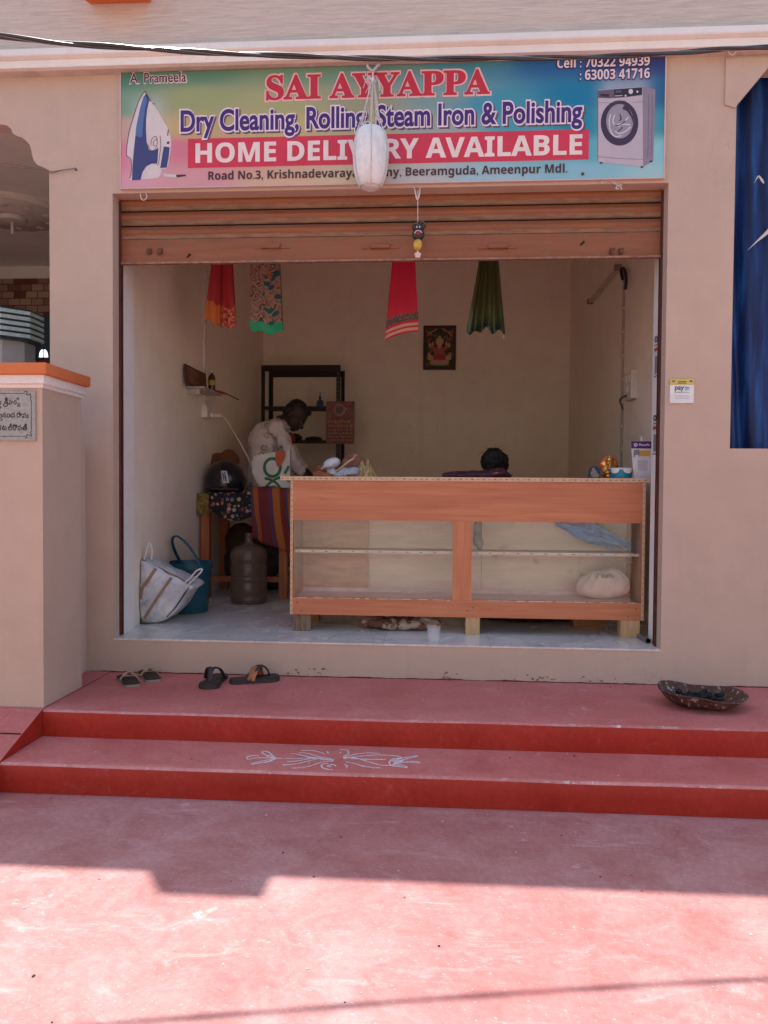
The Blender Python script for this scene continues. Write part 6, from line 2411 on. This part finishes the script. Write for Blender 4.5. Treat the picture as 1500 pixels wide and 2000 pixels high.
# kolam drawn in white powder on the step
n = N('white_powder')
f = n.noise(n.vec(), 160, 3)
m_pow = n.done(n.ramp(f, [(.35, (.50, .45, .46)), (.6, (.76, .74, .76))]), .95)
def kz(x, y):
    p = PZ(460 + x / 3.75, 1440 + y / 3.75, ZT + .0)
    return Vector((p.x, p.y, ZT + .001))
s = MB()
def pet(cx, cy, tip, spread, back=0):
    pass
lines = [
 [(300, 155), (260, 140), (215, 128), (195, 112), (215, 103), (245, 112), (285, 148)], [(300, 155), (230, 152), (150, 152), (100, 162), (82, 150), (110, 138), (170, 136)], [(300, 156), (240, 165), (180, 178), (128, 192), (124, 198), (160, 192), (240, 182), (295, 158)],
 [(310, 155), (270, 150), (235, 140), (205, 122)], [(300, 158), (250, 172), (200, 186), (150, 194)], [(345, 155), (300, 155)],
 [(720, 165), (660, 160), (600, 155), (545, 158), (480, 170), (420, 178), (375, 182)], [(720, 172), (660, 166), (610, 158), (560, 150), (500, 136), (450, 124), (410, 120)], [(715, 178), (650, 180), (600, 192), (550, 210), (490, 222), (410, 228)], [(710, 162), (650, 150), (600, 148), (520, 155), (440, 158), (360, 155)],
 [(640, 150), (580, 135), (520, 118), (465, 113)], [(650, 122), (600, 105), (540, 96), (480, 98)], [(600, 160), (520, 178), (440, 196), (345, 204)],
 [(735, 212), (715, 200), (690, 203), (675, 212), (690, 218), (705, 212)], [(680, 192), (640, 198), (630, 215), (655, 232), (712, 240)],
 [(765, 92), (800, 92), (825, 102), (826, 122), (790, 142)], [(790, 150), (840, 135), (900, 122), (980, 116), (1060, 120)], [(800, 152), (860, 146), (930, 138), (1010, 132), (1100, 132), (1180, 138), (1215, 148)], [(790, 158), (850, 150), (900, 158), (960, 176), (1040, 200), (1100, 208), (1165, 205)], [(805, 180), (860, 190), (930, 212), (1000, 222), (1062, 226)], [(840, 155), (900, 160), (1000, 164), (1100, 164)],
 [(1160, 185), (1200, 160), (1260, 148), (1328, 137), (1325, 143), (1260, 158), (1180, 178)], [(1160, 185), (1220, 180), (1290, 178), (1345, 184), (1340, 190), (1280, 186), (1190, 188)], [(1165, 190), (1200, 200), (1240, 212), (1256, 222), (1230, 222), (1180, 205), (1160, 192)], [(1215, 150), (1160, 158), (1130, 176), (1128, 195), (1150, 210), (1210, 218)], [(1140, 180), (1170, 165), (1220, 152)], [(1150, 200), (1180, 190), (1230, 168)],
 [(800, 200), (815, 210), (815, 222)], [(815, 180), (822, 186)], [(672, 105), (680, 118)]]
random.seed(4)
for ln in lines:
    pts = spline([kz(*q) for q in ln], 5)
    r = [.0034 * (.75 + .5 * random.random()) for _ in pts]
    s.tube(pts, r, 5, 0, flat=.25, up=(0, 0, 1))
s.ell(kz(768, 112), (.005, .008, .001), n=8)
kol = s.build('kolam', m_pow)
tag(kol, 'white powder kolam drawing with floral ends on the red step', 'kolam', kind='thing')
# small litter on the porch and yard

# ================================================================ PEOPLE
def person(name, label, loc):
    return thing('person', label, 'person', loc)
m_skin = M('deep_brown_skin', (.036, .0175, .012), .6, 0, .12, 20)
m_hair = M('black_hair', (.010, .008, .008), .6, 0, .4, 90)
n = N('printed_white_shirt')
v = n.vec()
vo = n.add('ShaderNodeTexVoronoi')
vo.inputs['Scale'].default_value = 11
n.link(v, vo.inputs['Vector'])
f = n.noise(v, 90, 2)
ring = n.ramp(vo.outputs['Distance'], [(.14, (0, 0, 0)), (.20, (1, 1, 1)), (.28, (1, 1, 1)), (.34, (0, 0, 0))])
c = n.mix(n.math('MULTIPLY', ring, n.ramp(f, [(.42, (0, 0, 0)), (.48, (.9, .9, .9))])), (.66, .57, .55), (.20, .14, .15))
wk = n.noise(n.vec((1, 1, .6)), 10, 5, .6, 1.0)
n.bump(wk, .9, .04)
m_shirt = n.done(c, .85)
m_trou = M('dark_trousers', (.05, .045, .05), .85, 0, .2, 20)

def hand(origin, fwd, up, side, sc=1.0, curl=.6):
    """palm, four bent fingers and a thumb as blob shapes; fwd = towards the finger tips, side = towards the thumb"""
    o, f, u, t = Vector(origin), Vector(fwd).normalized(), Vector(up).normalized(), Vector(side).normalized()
    sh = []
    for k, (off, L) in enumerate(((.030, .075), (.010, .085), (-.011, .080), (-.030, .062))):
        b = o + f * .085 * sc + t * off * sc
        sh.append(('c', o + f * .02 * sc + t * off * .75 * sc, b, .0135 * sc, .0105 * sc))
        m1 = b + (f * math.cos(curl * .5) - u * math.sin(curl * .5)) * L * .45 * sc
        m2 = m1 + (f * math.cos(curl * 1.3) - u * math.sin(curl * 1.3)) * L * .33 * sc
        m3 = m2 + (f * math.cos(curl * 1.9) - u * math.sin(curl * 1.9)) * L * .22 * sc
        sh += [('c', b, m1, .0100 * sc, .0090 * sc), ('c', m1, m2, .0090 * sc, .0080 * sc), ('c', m2, m3, .0080 * sc, .0065 * sc)]
    a = o + f * .025 * sc + t * .030 * sc
    b = a + (f * .6 + t * .7 - u * .2).normalized() * .042 * sc
    c_ = b + (f * .95 + t * .1 - u * .4).normalized() * .034 * sc
    sh += [('c', o + f * .01 * sc, a, .014 * sc, .013 * sc), ('c', a, b, .012 * sc, .010 * sc), ('c', b, c_, .010 * sc, .0075 * sc)]
    return sh
def head_shapes(c, fw, up, sd, k=1.0):
    c, fw, up, sd = Vector(c), Vector(fw).normalized(), Vector(up).normalized(), Vector(sd).normalized()
    rot = Matrix((fw, sd, up)).transposed()
    w_ = lambda a, b, d: c + (fw * a + sd * b + up * d) * k
    e = lambda p, r: ('e', p, tuple(x * k for x in r), rot)
    return [e(w_(-.008, 0, .030), (.098, .076, .088)), e(w_(.022, 0, -.040), (.072, .062, .078)), e(w_(.060, 0, -.092), (.030, .034, .024)), e(w_(.040, 0, -.075), (.045, .05, .035)),
            ('c', w_(.088, 0, .0), w_(.112, 0, -.036), .011 * k, .015 * k), e(w_(.100, 0, -.040), (.014, .020, .011)), e(w_(.092, 0, -.066), (.012, .026, .006)), e(w_(.090, 0, -.078), (.012, .022, .007)),
            e(w_(.082, .0, .018), (.016, .052, .010)), e(w_(-.012, .076, -.018), (.020, .008, .032)), e(w_(-.012, -.076, -.018), (.020, .008, .032))], w_, rot

# man bending over his ironing, in profile
MY = 2.40
J = lambda px, py, dy=0: P(px, py, MY + dy)
hipL, hipR = J(516, 958, -.09), J(516, 958, .09)
hip = (hipL + hipR) / 2
chest = J(528, 868)
neck = J(549, 826)
shL, shR = J(541, 838, -.19), J(541, 838, .19)
hc = J(577, 811)
man = person('person', 'man in a printed white shirt bending to the right behind the table', Vector((hip.x, MY, ZF)))
fw = Vector((.72, -.12, -.70))
sd = Vector((.10, .99, -.07))
up = sd.cross(fw).normalized() * -1
if up.z < 0:
    up = -up
hs_, w_, rot = head_shapes(hc, fw, up, sd, 1.10)
elL, elR = J(574, 905, -.24), J(578, 900, .22)
wrL, wrR = J(596, 930, -.22), J(604, 926, .16)
kneeL, kneeR = Vector((hipL.x + .05, hipL.y, ZF + .50)), Vector((hipR.x - .02, hipR.y, ZF + .50))
anL, anR = Vector((hipL.x + .02, hipL.y - .01, ZF + .085)), Vector((hipR.x - .06, hipR.y + .01, ZF + .085))
body = hs_ + [('c', neck, w_(-.03, 0, -.06), .058, .055), ('c', chest, neck, .11, .07), ('c', hip, chest, .14, .13),
              ('c', shL, elL, .048, .038), ('c', elL, wrL, .038, .027), ('c', shR, elR, .048, .038), ('c', elR, wrR, .038, .027),
              ('c', neck, shL, .06, .05), ('c', neck, shR, .06, .05)]
for h_, k_, a_ in ((hipL, kneeL, anL), (hipR, kneeR, anR)):
    body += [('c', h_, k_, .085, .055), ('c', k_, a_, .055, .038), ('e', a_ + Vector((.06, 0, -.045)), (.12, .045, .038))]
for w0, dd in ((wrL, 1), (wrR, -1)):
    body += hand(w0, (.9, 0, -.35), (.35, 0, .9), (0, dd, 0))
me = blob(body, .0085, 3)
for v in me.vertices:
    v.co.z = max(v.co.z, ZF + .002)
bd = link_mesh(me, 'body', m_skin, man, True, ang=180)
# shirt
sh = [('c', hip + Vector((0, 0, -.07)), chest, .185, .19), ('c', chest, neck + Vector((-.035, 0, -.045)), .185, .095), ('e', chest + Vector((-.01, 0, .02)), (.190, .21, .19)), ('e', hip + Vector((.0, 0, .04)), (.185, .19, .16)),
      ('c', neck + Vector((-.02, 0, -.035)), shL, .09, .075), ('c', neck + Vector((-.02, 0, -.035)), shR, .09, .075),
      ('c', shL, shL.lerp(elL, .85), .078, .066), ('c', shR, shR.lerp(elR, .85), .078, .066),
      ('c', elL, elL.lerp(wrL, .55), .058, .050), ('c', elR, elR.lerp(wrR, .55), .058, .050), ('c', shL.lerp(elL, .6), elL, .066, .058), ('c', shR.lerp(elR, .6), elR, .066, .058)]
sh += [('c', shL.lerp(elL, .4), J(580, 912, -.16), .07, .04)]
me = blob(sh, .012, 4, noisefn=lambda p: .016 * noise.noise(p * 9 + Vector((3, 0, 0))) + .011 * noise.noise(Vector((p.x * 24, p.y * 10, p.z * 7))))
link_mesh(me, 'shirt', m_shirt, man, True, ang=180)
s = MB()
s.tube(spline([neck + Vector((-.055, -.075, -.012)), neck + Vector((.02, -.085, -.02)), neck + Vector((.075, -.03, -.040)), neck + Vector((.075, .03, -.040)), neck + Vector((.02, .085, -.02)), neck + Vector((-.055, .075, -.012))], 5), .026, 8, flat=.5)
s.build('collar', M('white_shirt_edge', (.72, .66, .63), .85), man, True)
s = MB()
s.tube(spline([neck + Vector((-.045, -.10, .004)), J(548, 838, -.12), J(557, 858, -.14), J(566, 880, -.15)], 5), [.012] * 10 + [.017] * 6, 8, flat=.5)
s.build('placket', M('white_shirt_edge', (.66, .58, .54), .85), man, True)
s = MB()
s.ell(J(566, 858, -.06), (.05, .06, .06), n=14)
s.build('undershirt', M('red_undershirt', (.22, .035, .02), .85), man, True)
tr = []
for h_, k_, a_ in ((hipL, kneeL, anL), (hipR, kneeR, anR)):
    tr += [('c', h_ + Vector((0, 0, -.02)), k_, .105, .078), ('c', k_, a_ + Vector((0, 0, .01)), .078, .066)]
tr.append(('e', hip, (.15, .165, .12)))
link_mesh(blob(tr, .013, 4, .006, 10), 'trousers', m_trou, man, True, ang=180)
hr_ = [('e', w_(-.022, 0, .048), (.098, .083, .086), rot), ('e', w_(-.052, 0, .0), (.066, .078, .085), rot), ('e', w_(.045, 0, .088), (.050, .066, .034), rot)]
me = blob(hr_, .007, 2, .004, 40)
link_mesh(me, 'hair', m_hair, man, True, ang=180)
s = MB()
for b in (.034, -.034):
    s.ell(w_(.083, b, -.002), (.012, .014, .009), 0, rot, n=10)
    s.ell(w_(.0935, b, -.002), (.004, .006, .006), 1, rot, n=8)
s.build('eye', [M('eye_white', (.14, .11, .10), .4), m_hair], man, True)
# ironing table top and iron beside him, behind the counter
s = MB()
ib = J(612, 936, -.05)
izt = wrL.z - .055
s.box(hip.x + .30, hip.x + .95, MY - .38, MY + .30, izt - .03, izt, 0, .004)
it = s.build('tabletop', m_tw, None)
bpy.data.objects.remove(it)
itb = thing('ironing_table', 'ironing table behind the counter before the bending man', 'table', (hip.x + .62, MY, ZF))
s = MB()
s.box(hip.x + .30, hip.x + 1.0, MY - .38, MY + .30, izt - .03, izt, 0, .004)
s.build('tabletop', m_tw, itb)
for a in (hip.x + .32, hip.x + .93):
    for b in (MY - .36, MY + .23):
        s = MB()
        s.box(a, a + .05, b, b + .05, ZF, izt - .0305)
        s.build('leg', m_tw, itb)

# woman sitting low behind the counter, only her head and shoulders in view
WYY = 1.45
m_dress = M('maroon_dress', (.085, .012, .016), .8, 0, .3, 14)
hc = P(965, 910, WYY)
wo = person('person', 'dark haired woman in maroon seated low behind the counter', Vector((hc.x + .10, WYY + .05, ZF)))
fw = Vector((-.55, -.55, -.62))
sd = Vector((.70, -.70, 0))
up = fw.cross(sd).normalized()
if up.z < 0:
    up = -up
hs_, w_, rot = head_shapes(hc, fw, up, sd, .92)
seat = ZF + .42
pel = Vector((hc.x + .22, WYY + .22, seat + .10))
nk = Vector((hc.x + .06, WYY + .055, hc.z - .13))
cst = Vector((hc.x + .14, WYY + .13, hc.z - .30))
dirx = Vector((-.70, -.70, 0)).normalized()
sdv = Vector((.70, -.70, 0)).normalized()
body = hs_ + [('c', nk, w_(-.035, 0, -.05), .05, .048), ('c', cst, nk, .10, .06), ('c', pel, cst, .15, .11)]
for k in (-1, 1):
    shd = nk + sdv * .165 * k + Vector((.02, .02, -.055))
    elb = shd + dirx * .14 + Vector((0, 0, -.23))
    wr = elb + dirx * .20 + Vector((0, 0, -.02)) - sdv * .07 * k
    hp_ = pel + sdv * .09 * k
    kn = hp_ + dirx * .36 + Vector((0, 0, .02))
    an = Vector((kn.x, kn.y, ZF + .075)) + dirx * -.03
    body += [('c', nk, shd, .055, .05), ('c', shd, elb, .045, .036), ('c', elb, wr, .034, .025), ('c', hp_, kn, .085, .06), ('c', kn, an, .055, .036), ('e', an + dirx * .05 + Vector((0, 0, -.035)), (.09, .09, .036))]
    body += hand(wr, dirx - Vector((0, 0, .3)), (0, 0, 1), -sdv * k, .92)
me = blob(body, .0085, 3)
for v in me.vertices:
    v.co.z = max(v.co.z, ZF + .002)
link_mesh(me, 'body', m_skin, wo, True, ang=180)
dr_ = [('c', pel, cst, .175, .14), ('c', cst, nk + Vector((.01, .01, -.035)), .14, .085), ('e', pel, (.20, .20, .14))]
for k in (-1, 1):
    shd = nk + sdv * .165 * k + Vector((.02, .02, -.055))
    hp_ = pel + sdv * .09 * k
    kn = hp_ + dirx * .36 + Vector((0, 0, .02))
    dr_ += [('c', nk + Vector((.01, .01, -.03)), shd, .08, .07), ('c', shd, shd + dirx * .08 + Vector((0, 0, -.14)), .07, .055), ('c', hp_, kn, .12, .10), ('c', kn, Vector((kn.x, kn.y, ZF + .18)), .10, .12)]
link_mesh(blob(dr_, .013, 4, .008, 11), 'dress', m_dress, wo, True, ang=180)
hr_ = [('e', w_(-.022, 0, .040), (.104, .088, .092), rot), ('e', w_(-.06, 0, -.01), (.072, .084, .09), rot), ('e', w_(-.115, 0, -.01), (.045, .05, .045), rot)]
me = blob(hr_, .007, 2, .012, 22)
link_mesh(me, 'hair', m_hair, wo, True, ang=180)
s = MB()
random.seed(2)
for k in range(16):
    a = random.uniform(0, 6.28)
    b = random.uniform(.2, 1.3)
    d = Vector((math.cos(a) * math.cos(b), math.sin(a) * math.cos(b), math.sin(b)))
    p = w_(-.03, 0, .035) + d * .083
    s.tube(spline([p, p + d * .02 + Vector((.01 * math.cos(k), 0, .01)), p + d * .035 + Vector((.02 * math.cos(k), 0, .012 * math.sin(k * 2)))], 3), .0009, 4)
s.build('loose_hair', m_hair, wo)
s = MB()
for b in (.034, -.034):
    s.ell(w_(.083, b, -.002), (.012, .014, .009), 0, rot, n=10)
    s.ell(w_(.0935, b, -.002), (.004, .006, .006), 1, rot, n=8)
s.build('eye', [M('eye_white', (.35, .30, .27), .3), m_hair], wo, True)
s_ = thing('plastic_stool', 'low plastic stool under the woman behind the counter', 'stool', (pel.x, pel.y, ZF))
s = MB()
s.box(pel.x - .17, pel.x + .17, pel.y - .17, pel.y + .17, seat - .05, seat - .005, 0, .012)
s.build('seat', M('maroon_plastic', (.16, .02, .02), .4), s_)
for a in (-1, 1):
    for b in (-1, 1):
        s = MB()
        s.tube([(pel.x + a * .14, pel.y + b * .14, seat - .0505), (pel.x + a * .17, pel.y + b * .17, ZF)], [.022, .018], 8)
        s.build('leg', _mc['maroon_plastic'], s_, True)
